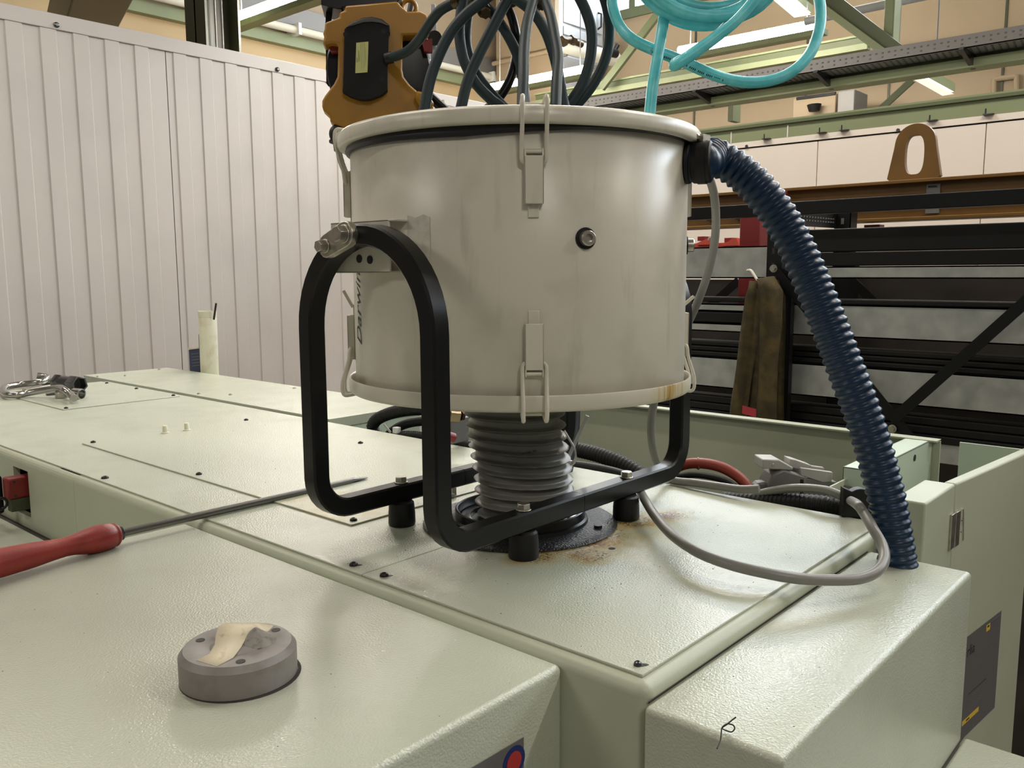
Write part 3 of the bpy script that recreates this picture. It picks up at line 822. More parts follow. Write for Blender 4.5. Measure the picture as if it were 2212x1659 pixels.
obj('actuator', MB().box((xl-0.03, SY+0.06, za-0.04), (xl+0.012, yl+0.05, zb_-0.004)), M_bplastic, sw, bevel=0.006)
obj('key_ring', MB().lathe([(0.011+0.0028*math.cos(t), 0.0028*math.sin(t)) for t in [2*PI*i/8 for i in range(8)]], (-0.0631, 1.43, -0.084), 18, (0, -1, 0), closed=True), M_black, sw)
tag(obj('yellow_patch', MB().box((EX+0.0265, c0-0.018, z0c-0.02), (EX+0.0275, c0+0.05, z0c+0.014)), M_yellow), 'small yellow patch seen low in the switch cut-out', 'sticker')  # flat yellow patch, plain colour low in the cut-out

# ================================================================== GREY DRUM
AX, AY = 0.2902, 0.3967
R = 0.2285
dr = thing('conveyor_drum', 'large warm grey cylindrical drum held in the black stand', 'drum', (AX, AY, 0.199))
obj('body', MB().lathe([(0.075, 0.203), (R-0.002, 0.203), (R, 0.206), (R, 0.5205), (R-0.002, 0.5225), (0.20, 0.5225)], (AX, AY, 0), 128), M_drum, dr, ang=50)
# bottom dish: a lip that stands off the body
obj('bottom_dish', MB().lathe([(0.072, 0.1985), (0.2345, 0.1985), (0.2372, 0.2005), (0.2380, 0.2040), (0.2380, 0.2170), (0.2372, 0.2185), (0.2355, 0.2180), (0.2345, 0.2160), (0.2330, 0.2040), (0.072, 0.2040)], (AX, AY, 0), 128), M_band, dr, ang=50)
# lid
obj('lid', MB().lathe([(0.05, 0.5215), (0.2405, 0.5215), (0.2435, 0.5225), (0.2445, 0.5250), (0.2440, 0.5360), (0.2410, 0.5400), (0.2340, 0.5420), (0.18, 0.5440), (0.001, 0.5450)], (AX, AY, 0), 128), M_drum, dr, ang=60)
# gasket squeezed out towards the left and front
GAP = [(0, 0.0025), (90, 0.007), (157, 0.0100), (181, 0.0115), (205, 0.0135), (222, 0.0100), (240, 0.0058), (262, 0.0034), (300, 0.0022), (360, 0.0025)]
def gap(d):
    for (a, p), (b, q) in zip(GAP, GAP[1:]):
        if a <= d <= b:
            return p + (q-p)*(d-a)/(b-a)
mb = MB(); n = 128; vs = []; prof = [(0.2290, 0.0), (0.2335, 0.0), (0.2350, 0.35), (0.2335, 0.75), (0.2325, 1.0), (0.2290, 1.0)]
for (r, k) in prof:
    for i in range(n):
        t = 2*PI*i/n
        low = 0.5235 - gap(math.degrees(t))
        vs.append((AX + r*math.cos(t), AY + r*math.sin(t), low + (0.5235-low)*k))
mb.add(vs, [(j*n+i, j*n+(i+1) % n, ((j+1) % 6)*n+(i+1) % n, ((j+1) % 6)*n+i) for j in range(6) for i in range(n)])
obj('gasket', mb, M_seal, dr, ang=40)

def polar(t, r, z):
    return Vector((AX + r*math.cos(t), AY + r*math.sin(t), z))
def latch(deg, flip, lab=None):
    t = math.radians(deg)
    er = Vector((math.cos(t), math.sin(t), 0)); et = Vector((-math.sin(t), math.cos(t), 0)); ez = Vector((0, 0, 1))
    s = -1 if flip else 1
    z0 = 0.2455 if flip else 0.4345        # handle end furthest from the rim / nearest
    O = Vector((AX, AY, 0)) + er*R
    mb = MB()
    if flip: za, zb = 0.3010, 0.2480
    else: za, zb = 0.4345, 0.4870
    # pressed channel body: wider towards the pivot
    def sl(poly, lo, hi):
        mb.slab(poly, O, et, ez, er, lo, hi)
    sl([(-0.0108, za), (0.0108, za), (0.0108, zb), (-0.0108, zb)], 0.0085, 0.0108)
    sl([(-0.0108, za), (-0.0090, za), (-0.0090, zb+s*0.008), (-0.0108, zb+s*0.008)], 0.001, 0.0108)
    sl([(0.0090, za), (0.0108, za), (0.0108, zb+s*0.008), (0.0090, zb+s*0.008)], 0.001, 0.0108)
    L = obj('latch', mb, M_drum, dr, bevel=0.0008)
    if lab: L['label'] = lab
    # base plate and tongue
    tb = MB().slab([(-0.0062, za+s*0.004), (0.0062, za+s*0.004), (0.0062, za-s*0.0145), (-0.0062, za-s*0.0145)], O, et, ez, er, -0.0005, 0.0024)
    tb.slab([(-0.0075, za+s*0.004), (0.0075, za+s*0.004), (0.0075, zb+s*0.009), (-0.0075, zb+s*0.009)], O, et, ez, er, -0.001, 0.0018)
    obj('tongue', tb, M_drum, L, bevel=0.0006)
    zp = zb + s*0.0045
    obj('pin', MB().cyl(O + er*0.006 - et*0.0100 + ez*zp, O + er*0.006 + et*0.0100 + ez*zp, 0.0026, 10), M_drum, L)
    # wire bail over the rim
    zr = 0.5440 if not flip else 0.1955
    for sd in (-1, 1):
        pts = [O + er*0.006 + et*sd*0.0105 + ez*(zb - s*0.008), O + er*0.008 + et*sd*0.0135 + ez*(zb - s*0.004),
               O + er*0.010 + et*sd*0.0138 + ez*(zb + s*0.010), O + er*0.0185 + et*sd*0.0135 + ez*(zr - s*0.016),
               O + er*0.0195 + et*sd*0.0135 + ez*(zr - s*0.002), O + er*0.0165 + et*sd*0.0132 + ez*(zr + s*0.0050),
               O + er*0.0080 + et*sd*0.0128 + ez*(zr + s*0.0048), O - er*0.0100 + et*sd*0.0125 + ez*(zr + s*0.0010)]
        obj('bail_wire', hose(pts, 0.0025, 8, 6), M_drum, L)
    pts = [O - er*0.0100 - et*0.0125 + ez*(zr + s*0.0010), O - er*0.0100 + et*0.0125 + ez*(zr + s*0.0010)]
    obj('bail_wire', MB().cyl(pts[0], pts[1], 0.0025, 8), M_drum, L)
for d in (225, 135, 315, 45):
    latch(d, False); latch(d, True)
# locking tab behind the left lower latch
obj('locking_tab', MB().bar(polar(math.radians(137), 0.231, 0.312), polar(math.radians(137), 0.243, 0.335), 0.006, 0.004), M_drum, dr)
obj('locking_tab', MB().bar(polar(math.radians(312), 0.231, 0.312), polar(math.radians(312), 0.245, 0.324), 0.006, 0.004), M_drum, dr)
# socket cap bolts through the wall
def sockbolt(deg, z):
    t = math.radians(deg); e = Vector((math.cos(t), math.sin(t), 0))
    p = polar(t, R, z)
    w = obj('washer', MB().lathe([(0.0125, -0.001), (0.0125, 0.0014), (0.0118, 0.0020)], p, 24, e), M_rubber, dr)
    b = obj('bolt', MB().lathe([(0.0088, 0.0015), (0.0088, 0.0095), (0.0078, 0.0105), (0.0048, 0.0105), (0.0044, 0.0060), (0.0004, 0.0060)], p, 20, e), M_steel, dr)
sockbolt(240.3, 0.397); sockbolt(305, 0.394)
# hose port with clamp
pt = math.radians(291); pe = Vector((math.cos(pt), math.sin(pt), 0))
PO = Vector((AX, AY, 0)) + pe*R + Vector((0, 0, 0.497))
obj('port', MB().cyl(PO - pe*0.012, PO + pe*0.030, 0.0165, 24), M_drum, dr)
# weld-on bracket on the left
br = obj('bracket', MB().box((0.046, 0.3870, 0.3590), (0.080, 0.4985, 0.3615)).box((0.046, 0.3720, 0.4185), (0.085, 0.4985, 0.4212)).box((0.046, 0.3870, 0.3590), (0.0490, 0.4985, 0.4212)), M_drum, dr, bevel=0.001)
for p in ((0.0455, 0.4428, 0.3761), (0.0455, 0.4226, 0.3747)):
    obj('bracket_hole', MB().lathe([(0.0050, -0.0008), (0.0050, 0.0006)], p, 16, (-1, 0, 0)), M_ink, br)
mb = MB(); vs = []
for i, deg in enumerate((186, 189, 192.0, 194.2)):
    for z in (0.3585 if i < 3 else 0.3600, 0.4225 if i % 2 else 0.4260):
        vs.append(polar(math.radians(deg), R+0.0006, z))
mb.add(vs, [(2*i, 2*i+2, 2*i+3, 2*i+1) for i in range(3)])
obj('weld_patch', mb, mat('pale_ground_enamel', (0.66, 0.635, 0.545), 0.5, var=(90, (0.58, 0.55, 0.46), 0.4, 0.6)), dr)
obj('bracket', MB().box((0.50, 0.345, 0.3590), (0.535, 0.4600, 0.4212)), M_drum, dr, bevel=0.002)
# handwriting, wrapped round the body, running upwards
vs, fs = text_mesh('Darwin', 0.034, 0.35)
wv = []
for (a, b, c) in vs:
    th = math.radians(157.5) - b/R
    wv.append(polar(th, R+0.0005, 0.2640 + a*0.94))
obj('handwriting', MB().add(wv, fs), M_ink, dr, smooth=False)
# lid fittings where cables leave
def lid_gland(p):
    obj('cable_gland', MB().lathe([(0.014, 0.0), (0.014, 0.012), (0.010, 0.014), (0.010, 0.045), (0.008, 0.048)], p, 6), M_bplastic, dr)
lid_gland((0.33, 0.4242, 0.543)); lid_gland((0.3608, 0.3893, 0.543))

# ================================================================== BLACK STAND
st = thing('drum_stand', 'black square-tube stand with two tall loops around the drum', 'stand', (AX, AY, 0))
Y1, Y2 = 0.2905, 0.5167
XL, XR = 0.0255, 0.5520
ZB = 0.0490
TH = 0.0125
sec = rrect(-TH, -TH, TH, TH, 0.0024, 1)
def half(x, sgn, xm):
    """loop at x; horizontal legs run to xm"""
    P = []
    rb = 0.046
    spring = 0.290; ra = (Y2-Y1)/2; yc = (Y1+Y2)/2
    P.append((xm, Y1, ZB))
    for i in range(9):
        a = math.radians(90*i/8)
        P.append((x + sgn*(rb - rb*math.sin(a)), Y1, ZB + rb - rb*math.cos(a)))
    for z in (0.15, 0.22):
        P.append((x, Y1, z))
    for i in range(25):
        a = math.radians(180*i/24)
        P.append((x, yc - ra*math.cos(a), spring + ra*math.sin(a)))
    for z in (0.22, 0.15):
        P.append((x, Y2, z))
    for i in range(9):
        a = math.radians(90*(8-i)/8)
        P.append((x + sgn*(rb - rb*math.sin(a)), Y2, ZB + rb - rb*math.cos(a)))
    P.append((xm, Y2, ZB))
    return P
XM = 0.2863
obj('loop_tube', MB().tube(half(XL, 1, XM-0.0004), 1.0, sec=sec, up=(0, 1, 0)), M_black, st, ang=30)
obj('loop_tube', MB().tube(half(XR, -1, XM+0.0004), 1.0, sec=sec, up=(0, 1, 0)), M_black, st, ang=30)
def hexbolt(parent, p, r=0.0088, h=0.0075, ax=(0, 0, 1), m=M_steel, washer=True):
    a = Vector(ax)
    mb = MB().hexa(Vector(p) + a*0.0015, Vector(p) + a*(h+0.0015), r)
    if washer: mb.cyl(Vector(p), Vector(p) + a*0.0018, r*1.12, 18)
    return obj('hex_bolt', mb, m, parent, bevel=0.0008)
for (x, y) in ((0.1743, 0.2905), (0.4026, 0.2890), (0.1690, 0.5167), (0.3980, 0.5167)):
    o = obj('rubber_foot', MB().lathe([(0.0185, 0.0), (0.0195, 0.003), (0.0192, 0.018), (0.0184, 0.028), (0.0178, 0.033), (0.0150, 0.0355), (0.0150, ZB-TH)], (x, y, 0.0), 32), M_rubber, st)
    hexbolt(st, (x, y, ZB+TH))
# link plate with two bolts on the left loop
ca, cb = Vector((0.01, 0.4175, 0.4038)), Vector((0.01, 0.4535, 0.3908))
u = (cb-ca); u.x = 0; Lp = u.length; u.normalize(); v = Vector((0, -u.z, u.y))
poly = []
for i in range(9):
    a = math.radians(90 + 180*i/8); poly.append((0.015*math.cos(a), 0.015*math.sin(a)))
for i in range(9):
    a = math.radians(-90 + 180*i/8); poly.append((Lp + 0.014*math.cos(a), 0.014*math.sin(a)))
lk = obj('link_plate', MB().slab(poly, ca, u, v, (-1, 0, 0), -0.004, 0.006), M_steel, st, bevel=0.0012)
for p, r in ((ca, 0.0098), (cb, 0.0075)):
    q = Vector((p.x-0.006, p.y, p.z))
    hexbolt(lk, q, r, 0.010, (-1, 0, 0))
obj('spacer', MB().cyl((0.006, ca.y, ca.z), (0.048, ca.y, ca.z), 0.011, 18), M_steel, st)

# grey spiral hose below the drum -------------------------------------------
sp = thing('spiral_hose', 'fat grey spiral-ribbed hose between the drum and the black flange', 'hose', (AX, AY, 0.01))
mb = MB(); n = 56; pitch = 0.0158; NZ = 190; vs = []
za, zb = 0.004, 0.197
for j in range(NZ+1):
    z = za + (zb-za)*j/NZ
    k = j/NZ
    cx = AX - 0.004 + 0.007*(1-k) + 0.003*math.sin(k*6); cy = AY + 0.004 - 0.008*(1-k) - 0.002*math.sin(k*6)
    for i in range(n):
        t = 2*PI*i/n
        tilt = 0.006*math.sin(k*PI)*math.cos(t - math.radians(310))
        ph = ((z + tilt)/pitch - t/(2*PI)) % 1.0
        b = math.exp(-((ph-0.5)/0.145)**2)
        r = 0.0632 + 0.0088*b - (0.004*(1-k)*(1 if k < 0.12 else 0))
        vs.append((cx + r*math.cos(t), cy + r*math.sin(t), z))
mb.add(vs, [(j*n+i, j*n+(i+1) % n, (j+1)*n+(i+1) % n, (j+1)*n+i) for j in range(NZ) for i in range(n)])
obj('hose_wall', mb, M_ghose, sp, ang=80)
obj('hose_clamp', MB().lathe([(0.0668, 0.188), (0.0690, 0.188), (0.0690, 0.1985), (0.0668, 0.1985)], (AX-0.003, AY+0.003, 0), 48), M_steel, sp)
# print on the hose
for k in range(4):
    t = math.radians(211 + (0 if k == 0 else 5 + k*7)); dz = 0.111 + (0.0018*k)
    a = 0.5 if k == 0 else 4.0
    vs = [Vector((AX-0.001 + 0.0662*math.cos(q), AY + 0.0662*math.sin(q), z)) for (q, z) in ((t, dz), (t+math.radians(a), dz+0.0007), (t+math.radians(a), dz+0.0027), (t, dz+0.002))]
    obj('print_mark', MB().add(vs, [(0, 1, 2, 3)]), M_ink, sp)

# black flange and collar -----------------------------------------------------
fl = thing('black_flange', 'round dirty black flange plate bolted under the spiral hose', 'flange', (AX, AY, 0))
obj('plate', MB().lathe([(0.06, 0.0003), (0.1385, 0.0003), (0.1400, 0.0016), (0.1375, 0.0034), (0.1330, 0.0050), (0.06, 0.0060)], (AX-0.003, AY-0.002, 0), 72), mat('grimy_black_rubber', (0.013, 0.013, 0.014), 0.38, bump=(330, 0.9, 0.0022)), fl)
obj('collar', MB().lathe([(0.0880, 0.004), (0.0985, 0.004), (0.0975, 0.010), (0.0940, 0.012), (0.0935, 0.023), (0.0915, 0.024), (0.0895, 0.023), (0.0885, 0.008)], (AX-0.003, AY-0.002, 0), 64, closed=True), M_black, fl)
obj('inner_ring', MB().lathe([(0.0700, 0.006), (0.0870, 0.006), (0.0868, 0.011), (0.0840, 0.0125), (0.0720, 0.0125)], (AX-0.003, AY-0.002, 0), 48, closed=True), M_chrome, fl)
obj('bolt_head', MB().hexa((0.325, 0.2834, 0.005), (0.325, 0.2834, 0.009), 0.006), M_rubber, fl)

# ================================================================== HOSES AND CABLES
bh = thing('suction_hose', 'dark blue ribbed hose curving down from the drum port', 'hose', PO)
path = [PO + pe*0.006, PO + pe*0.022] + [Vector(p) for p in ((0.4231, 0.1735, 0.509), (0.4417, 0.1492, 0.4925), (0.4543, 0.1218, 0.4647), (0.4697, 0.0966, 0.4254), (0.4763, 0.0726, 0.38), (0.4802, 0.0511, 0.332), (0.4836, 0.0297, 0.2814), (0.4867, 0.0081, 0.2284), (0.4943, -0.0104, 0.178), (0.5004, -0.0285, 0.1216), (0.5042, -0.0439, 0.0653), (0.5052, -0.0555, 0.012), (0.5073, -0.0633, -0.0302), (0.5097, -0.0722, -0.0848))]
obj('ribbed_wall', ribbed(path, 0.0245, 0.0212, 0.0112, n=28), M_bhose, bh, ang=80)
obj('cuff', MB().lathe([(0.0180, -0.002), (0.0268, 0.0), (0.0265, 0.004), (0.0240, 0.006), (0.0265, 0.010), (0.0262, 0.030), (0.0235, 0.032)], PO + pe*0.001, 32, pe), M_rubber, bh)
obj('clamp_band', MB().lathe([(0.0264, 0.0), (0.0272, 0.0), (0.0272, 0.0115), (0.0264, 0.0115)], PO + pe*0.015, 40, pe, closed=True), M_rubber, bh)
side = pe.cross(Vector((0, 0, 1)))      # towards the camera side
cs = MB()
for i in range(9):
    a0 = math.radians(-100 + i*9); a1 = math.radians(-100 + i*9 + (9 if i % 2 else 7))
    def cp(a, r, h):
        return PO + pe*(0.0155+h) + side*(-r*math.cos(a)) + Vector((0, 0, r*math.sin(a)))
    cs.add([cp(a0, 0.0276, 0), cp(a1, 0.0276, 0), cp(a1, 0.0276, 0.0105), cp(a0, 0.0276, 0.0105), cp(a0, 0.0270, 0), cp(a1, 0.0270, 0), cp(a1, 0.0270, 0.0105), cp(a0, 0.0270, 0.0105)],
           [(0, 1, 2, 3), (4, 7, 6, 5), (0, 4, 5, 1), (1, 5, 6, 2), (2, 6, 7, 3), (3, 7, 4, 0)])
obj('clamp_teeth', cs, M_steel, bh)
hd = PO + pe*0.020 + Vector((0, 0, 0.030))
obj('clamp_screw', MB().box((hd.x-0.009, hd.y-0.006, hd.z-0.005), (hd.x+0.009, hd.y+0.006, hd.z+0.004)).hexa((hd.x-0.016, hd.y, hd.z), (hd.x-0.009, hd.y, hd.z), 0.004), M_steel, bh)

RC = 0.0066
tag(obj('power_cable', hose(((0.4839, 0.3274, 0.034), (0.4171, 0.2673, 0.03), (0.3587, 0.2103, 0.026), (0.3074, 0.1527, 0.024), (0.2728, 0.0968, 0.023), (0.2642, 0.0498, 0.021), (0.275, 0.0092, 0.017), (0.2951, -0.0205, 0.0125), (0.3268, -0.0454, 0.008), (0.3561, -0.0643, 0.006), (0.3812, -0.0749, 0.01), (0.4108, -0.0737, 0.016), (0.4351, -0.063, 0.026), (0.4506, -0.046, 0.04), (0.4788, -0.0243, 0.05), (0.4951, -0.01, 0.055))
    + ((0.635, 0.0503, 0.0219), (0.64, 0.066, 0.0252), (0.645, 0.0927, 0.0283), (0.655, 0.1405, 0.0213), (0.66, 0.1883, 0.0063), (0.66, 0.2361, -0.0143), (0.66, 0.2865, -0.0279)), RC, 14, 10), M_cable),
    'grey cable looping over the cover plate and the side housing', 'cable')
tag(obj('drop_cable', hose(((0.5565, 0.2771, 0.526), (0.5961, 0.2732, 0.5013), (0.6259, 0.2779, 0.4646), (0.6299, 0.2786, 0.4142), (0.6275, 0.2865, 0.3631), (0.6194, 0.3006, 0.3113), (0.6085, 0.3186, 0.2625), (0.5958, 0.3384, 0.213), (0.5854, 0.3546, 0.1591), (0.5837, 0.3625, 0.1119), (0.5894, 0.3626, 0.0679), (0.6021, 0.3562, 0.031), (0.6215, 0.345, 0.0084), (0.6208, 0.3004, 0.0101), (0.6191, 0.2571, 0.012), (0.6163, 0.215, 0.0142), (0.6221, 0.1865, 0.0186)), 0.0068, 12, 10), M_cable),
    'grey cable dropping behind the right of the drum into the connector', 'cable')
# cable clip at the plate edge
cl = thing('cable_clip', 'black rubber grommet tab holding the grey cable at the plate corner', 'cable clip', (0.6209, 0.0407, 0.0))
cpa = (0.6156, 0.0543, 0.0); 
ua = Vector((0.62, -0.78, 0)).normalized(); 
tab = [(0, 0), (0.044, 0)]
for i in range(9):
    a = math.radians(-20 + 150*i/8); tab.append((0.0260 + 0.0200*math.cos(a), 0.024 + 0.0190*math.sin(a)))
tab += [(0.001, 0.044)]
obj('tab', MB().slab(tab, cpa, ua, (0, 0, 1), (0.78, 0.62, 0), -0.004, 0.012), M_rubber, cl, bevel=0.001)

# red and black hoses, connector ------------------------------------------------
rp = ((0.86, 0.4982, -0.0452), (0.86, 0.4562, -0.0228), (0.86, 0.4152, -0.0149), (0.86, 0.3753, -0.0173), (0.86, 0.341, -0.0302), (0.86, 0.3185, -0.0499), (0.86, 0.3046, -0.0735))
tag(obj('red_hose', hose(rp, 0.0105, 14), M_redhose), 'brick red hose arching behind the stand to the connector', 'hose')
tag(obj('cable_tie', MB().lathe([(0.0118+0.0009*math.cos(t), 0.0018*math.sin(t)) for t in [2*PI*i/6 for i in range(6)]], (0.86, 0.4274, -0.0167), 20, (0.66, -0.75, 0), closed=True), mat('tan_nylon', (0.35, 0.16, 0.09), 0.5)), 'tan cable tie round the red hose', 'cable tie')
tag(obj('black_hose', hose(((0.84, 0.4859, -0.0539), (0.84, 0.4339, -0.0373), (0.84, 0.3936, -0.0338), (0.84, 0.3544, -0.0376), (0.84, 0.3273, -0.0511), (0.84, 0.3135, -0.071)), 0.0062, 12), M_rubber), 'thin black hose under the red hose', 'hose')
hc = thing('heavy_connector', 'grey multi-pin connector with a raised locking lever', 'connector', (0.6373, 0.148, 0.0264))
CD = 1.33
cu = Vector((0.70, -0.71, -0.02)).normalized(); cw_ = Vector((0.71, 0.70, 0)).normalized()
def cpart(name, px, lo, hi, m, bev=0.002, parent=None):
    o = Vector(px[0])
    poly = [((Vector(p)-o).dot(cu), (Vector(p)-o).z) for p in px]
    return obj(name, MB().slab(poly, o, cu, (0, 0, 1), cw_, lo, hi), m, parent or hc, bevel=bev)
cpart('gland', ((0.6764, 0.2236, 0.008), (0.6807, 0.2193, 0.0142), (0.6884, 0.2116, 0.0155), (0.6951, 0.2049, 0.0122), (0.6955, 0.2045, -0.0051), (0.679, 0.221, -0.0061)), -0.011, 0.011, M_plugd, 0.003)
cpart('hood', ((0.6906, 0.2094, 0.0139), (0.6968, 0.2032, 0.0309), (0.7088, 0.1912, 0.0384), (0.7362, 0.1638, 0.0267), (0.7391, 0.1609, -0.0174), (0.6923, 0.2077, -0.0097)), -0.016, 0.030, M_plugd, 0.004)
cpart('base_shell', ((0.7347, 0.1653, 0.0221), (0.7726, 0.1274, 0.0155), (0.7739, 0.1261, -0.024), (0.7358, 0.1642, -0.0189)), -0.014, 0.028, M_plugd, 0.002)
cpart('seal_band', ((0.728, 0.172, 0.0207), (0.7325, 0.1675, 0.0206), (0.733, 0.167, -0.0172), (0.7285, 0.1715, -0.0171)), -0.0168, 0.031, M_rubber, 0.001)
lv = cpart('lever', ((0.6831, 0.2169, 0.0547), (0.7029, 0.1971, 0.0542), (0.7197, 0.1803, 0.0412), (0.7188, 0.1812, 0.0366), (0.6834, 0.2166, 0.0391)), -0.016, 0.026, M_plug, 0.002)
cpart('lever_arm', ((0.7183, 0.1817, 0.0522), (0.725, 0.175, 0.0505), (0.7452, 0.1548, 0.0406), (0.7332, 0.1668, 0.0331), (0.7187, 0.1813, 0.0382)), -0.004, 0.022, M_plug, 0.001, lv)
cpart('lever_fork', ((0.7286, 0.1714, 0.0394), (0.7665, 0.1335, 0.0322), (0.7659, 0.1341, 0.0165), (0.7548, 0.1452, 0.0152), (0.729, 0.171, 0.0269)), -0.016, -0.008, M_plug, 0.001, lv)
cpart('lever_fork', ((0.7286, 0.1714, 0.0394), (0.7665, 0.1335, 0.0322), (0.7659, 0.1341, 0.0165), (0.7548, 0.1452, 0.0152), (0.729, 0.171, 0.0269)), 0.018, 0.026, M_plug, 0.001, lv)
obj('rivet', MB().lathe([(0.0028, 0), (0.0020, 0.0012)], Vector((0.6954, 0.2046, 0.045)) - cw_*0.016, 10, -cw_), M_steel, lv)

# corrugated black conduit in the recess ------------------------------------------
def conduit(label, ctrl, r):
    return tag(obj('corrugated_conduit', ribbed(ctrl, r, r*0.86, 0.0075, n=14, per=4), M_rubber, ang=80), label, 'conduit')
conduit('black corrugated conduit looping left of the stand', ((0.7, 0.9042, 0.0538), (0.7, 0.9916, 0.053), (0.7, 1.0848, 0.0434), (0.7, 1.1591, 0.0268), (0.7, 1.2165, 0.0025), (0.7, 1.228, -0.024), (0.7, 1.187, -0.0418), (0.7, 1.1201, -0.05)), 0.0155)
tag(obj('black_hose', hose(((0.74, 0.9584, 0.0292), (0.74, 1.0656, 0.014), (0.74, 1.1473, -0.003), (0.74, 1.199, -0.0262), (0.74, 1.2259, -0.0505), (0.74, 1.236, -0.0834)), 0.0115, 12), M_rubber), 'smooth black hose inside the corrugated conduit loop', 'hose')
conduit('thin black corrugated conduit passing behind the stand leg', ((0.67, 1.1174, -0.0174), (0.67, 1.0374, -0.0076), (0.67, 0.9617, -0.0065), (0.67, 0.8758, -0.0078), (0.67, 0.8081, -0.0108), (0.67, 0.7185, -0.0111)), 0.0100)
conduit('black corrugated conduit falling behind the spiral hose to the right', ((0.76, 0.8092, -0.0028), (0.76, 0.7189, -0.0032), (0.76, 0.6458, -0.0033), (0.76, 0.5765, -0.009), (0.76, 0.5213, -0.0215), (0.76, 0.4785, -0.0424), (0.76, 0.4469, -0.0735)), 0.0160)
conduit('black corrugated conduit lying in the recess under the grey cable', ((0.66, 0.2694, -0.0233), (0.66, 0.2035, -0.0148), (0.66, 0.1416, -0.0053), (0.66, 0.0902, -0.0005), (0.66, 0.0479, -0.0043), (0.66, 0.0133, -0.019)), 0.0165)
tag(obj('black_hose', hose(((0.7, 0.7193, -0.0307), (0.7, 0.6233, -0.0196), (0.7, 0.5449, -0.0171), (0.7, 0.4812, -0.0226), (0.7, 0.4204, -0.0391)), 0.0085, 12), M_rubber), 'smooth black hose below the corrugated conduit', 'hose')
tag(obj('vertical_hose', hose(((0.6523, 0.5762, 0.1228), (0.6302, 0.5612, 0.0746), (0.6069, 0.5496, 0.036), (0.5815, 0.5404, -0.0015), (0.5595, 0.5294, -0.0297)), 0.0125, 12), M_rubber), 'black hose standing behind the right of the spiral hose', 'hose')
ct1 = thing('cable_tie', 'white cable tie with a long free tail by the spiral hose', 'cable tie', (0.4305, 0.4202, 0.0666))
obj('tail', MB().bar((0.4431, 0.4337, 0.0528), (0.4585, 0.4016, 0.1332), 0.0016, 0.0056), M_white, ct1)
obj('head', MB().box(*((0.4357, 0.422, 0.0486), (0.4477, 0.434, 0.0606))), M_white, ct1, bevel=0.001)
obj('band', MB().tube(smooth_path(((0.409, 0.4083, 0.1143), (0.421, 0.4067, 0.0981), (0.432, 0.4068, 0.0846), (0.44, 0.4101, 0.0702), (0.445, 0.4175, 0.0586), (0.4425, 0.4267, 0.0531)), 8), 1.0, sec=[(0.0032, 0.0012), (0.0032, -0.0012), (-0.0032, -0.0012), (-0.0032, 0.0012)]), M_white, ct1)
ct2 = thing('cable_tie', 'pale cable tie heads on the conduit left of the stand', 'cable tie', (0.424, 0.8227, 0.0639))
obj('head', MB().box(*((0.653, 1.087, -0.0082), (0.667, 1.101, 0.0058))), M_white, ct2, bevel=0.001)
obj('tail', MB().bar((0.66, 1.1153, -0.0092), (0.66, 1.1395, 0.0077), 0.002, 0.005), M_plug, ct2)
bf = thing('brass_fitting', 'brass hose fitting left of the spiral hose', 'fitting', (0.5517, 0.8034, 0.0805))
obj('nut', MB().hexa((0.5474, 0.8081, 0.0797), (0.5676, 0.7999, 0.077), 0.017), mat('dull_brass', (0.28, 0.22, 0.14), 0.35, metal=0.9), bf, bevel=0.001)
obj('ferrule', MB().cyl((0.5414, 0.8149, 0.0797), (0.5474, 0.8081, 0.0797), 0.012), M_steel, bf)
obj('end_nut', MB().hexa((0.5689, 0.7986, 0.0779), (0.5761, 0.798, 0.0771), 0.013), M_brass, bf)
vb2 = thing('valve_block', 'small grey valve block below the brass fitting', 'valve', (0.5824, 0.8219, 0.0414))
obj('body', MB().box(*((0.5871, 0.8407, 0.0096), (0.6399, 0.8551, 0.0612))), M_plugd, vb2, bevel=0.002)
obj('red_cap', MB().cyl((0.5557, 0.8202, 0.0342), (0.5708, 0.8172, 0.0285), 0.010), M_redpaint, vb2)

# ================================================================== LOOSE THINGS ON THE MACHINE
# screwdriver ----------------------------------------------------------------
sd = thing('screwdriver', 'long red-handled screwdriver lying across the machine edge', 'screwdriver', (-0.2, 0.75, 0))
tip = Vector((0.3039, 0.7629, 0.0055)); fer = Vector((-0.1246, 0.7612, 0.0065))
ax = (fer - tip).normalized()
bl = MB().tube([tip + ax*0.034, tip + ax*0.06, fer], 1.0, n=16, rf=lambda L: 0.0056)
obj('blade', bl, mat('worn_blade_steel', (0.20, 0.195, 0.185), 0.34, metal=0.85), sd)
u = Vector((0, 0, 1)); u = (u - ax*u.dot(ax)).normalized(); w = ax.cross(u)
q = []
for (t, a, b) in ((0.0, 0.0012, 0.0048), (0.012, 0.0020, 0.0056), (0.034, 0.0056, 0.0056)):
    q.append([tip + ax*t + u*(a*math.cos(k*PI/4)) + w*(b*math.sin(k*PI/4)) for k in range(8)])
vs = [p for l in q for p in l]
obj('blade_tip', MB().add(vs, [(j*8+i, j*8+(i+1) % 8, (j+1)*8+(i+1) % 8, (j+1)*8+i) for j in range(2) for i in range(8)] + [tuple(range(8))[::-1]]), M_darksteel, sd)
obj('ferrule', MB().lathe([(0.0070, -0.002), (0.0095, 0.0), (0.0098, 0.008), (0.008, 0.011)], fer - ax*0.001, 24, ax), M_darksteel, sd)
hs = fer + ax*0.006
he = Vector((-0.283, 0.7358, 0.012))
hax = (he - hs).normalized(); hax = (hax + Vector((0, 0, 0.0))).normalized()
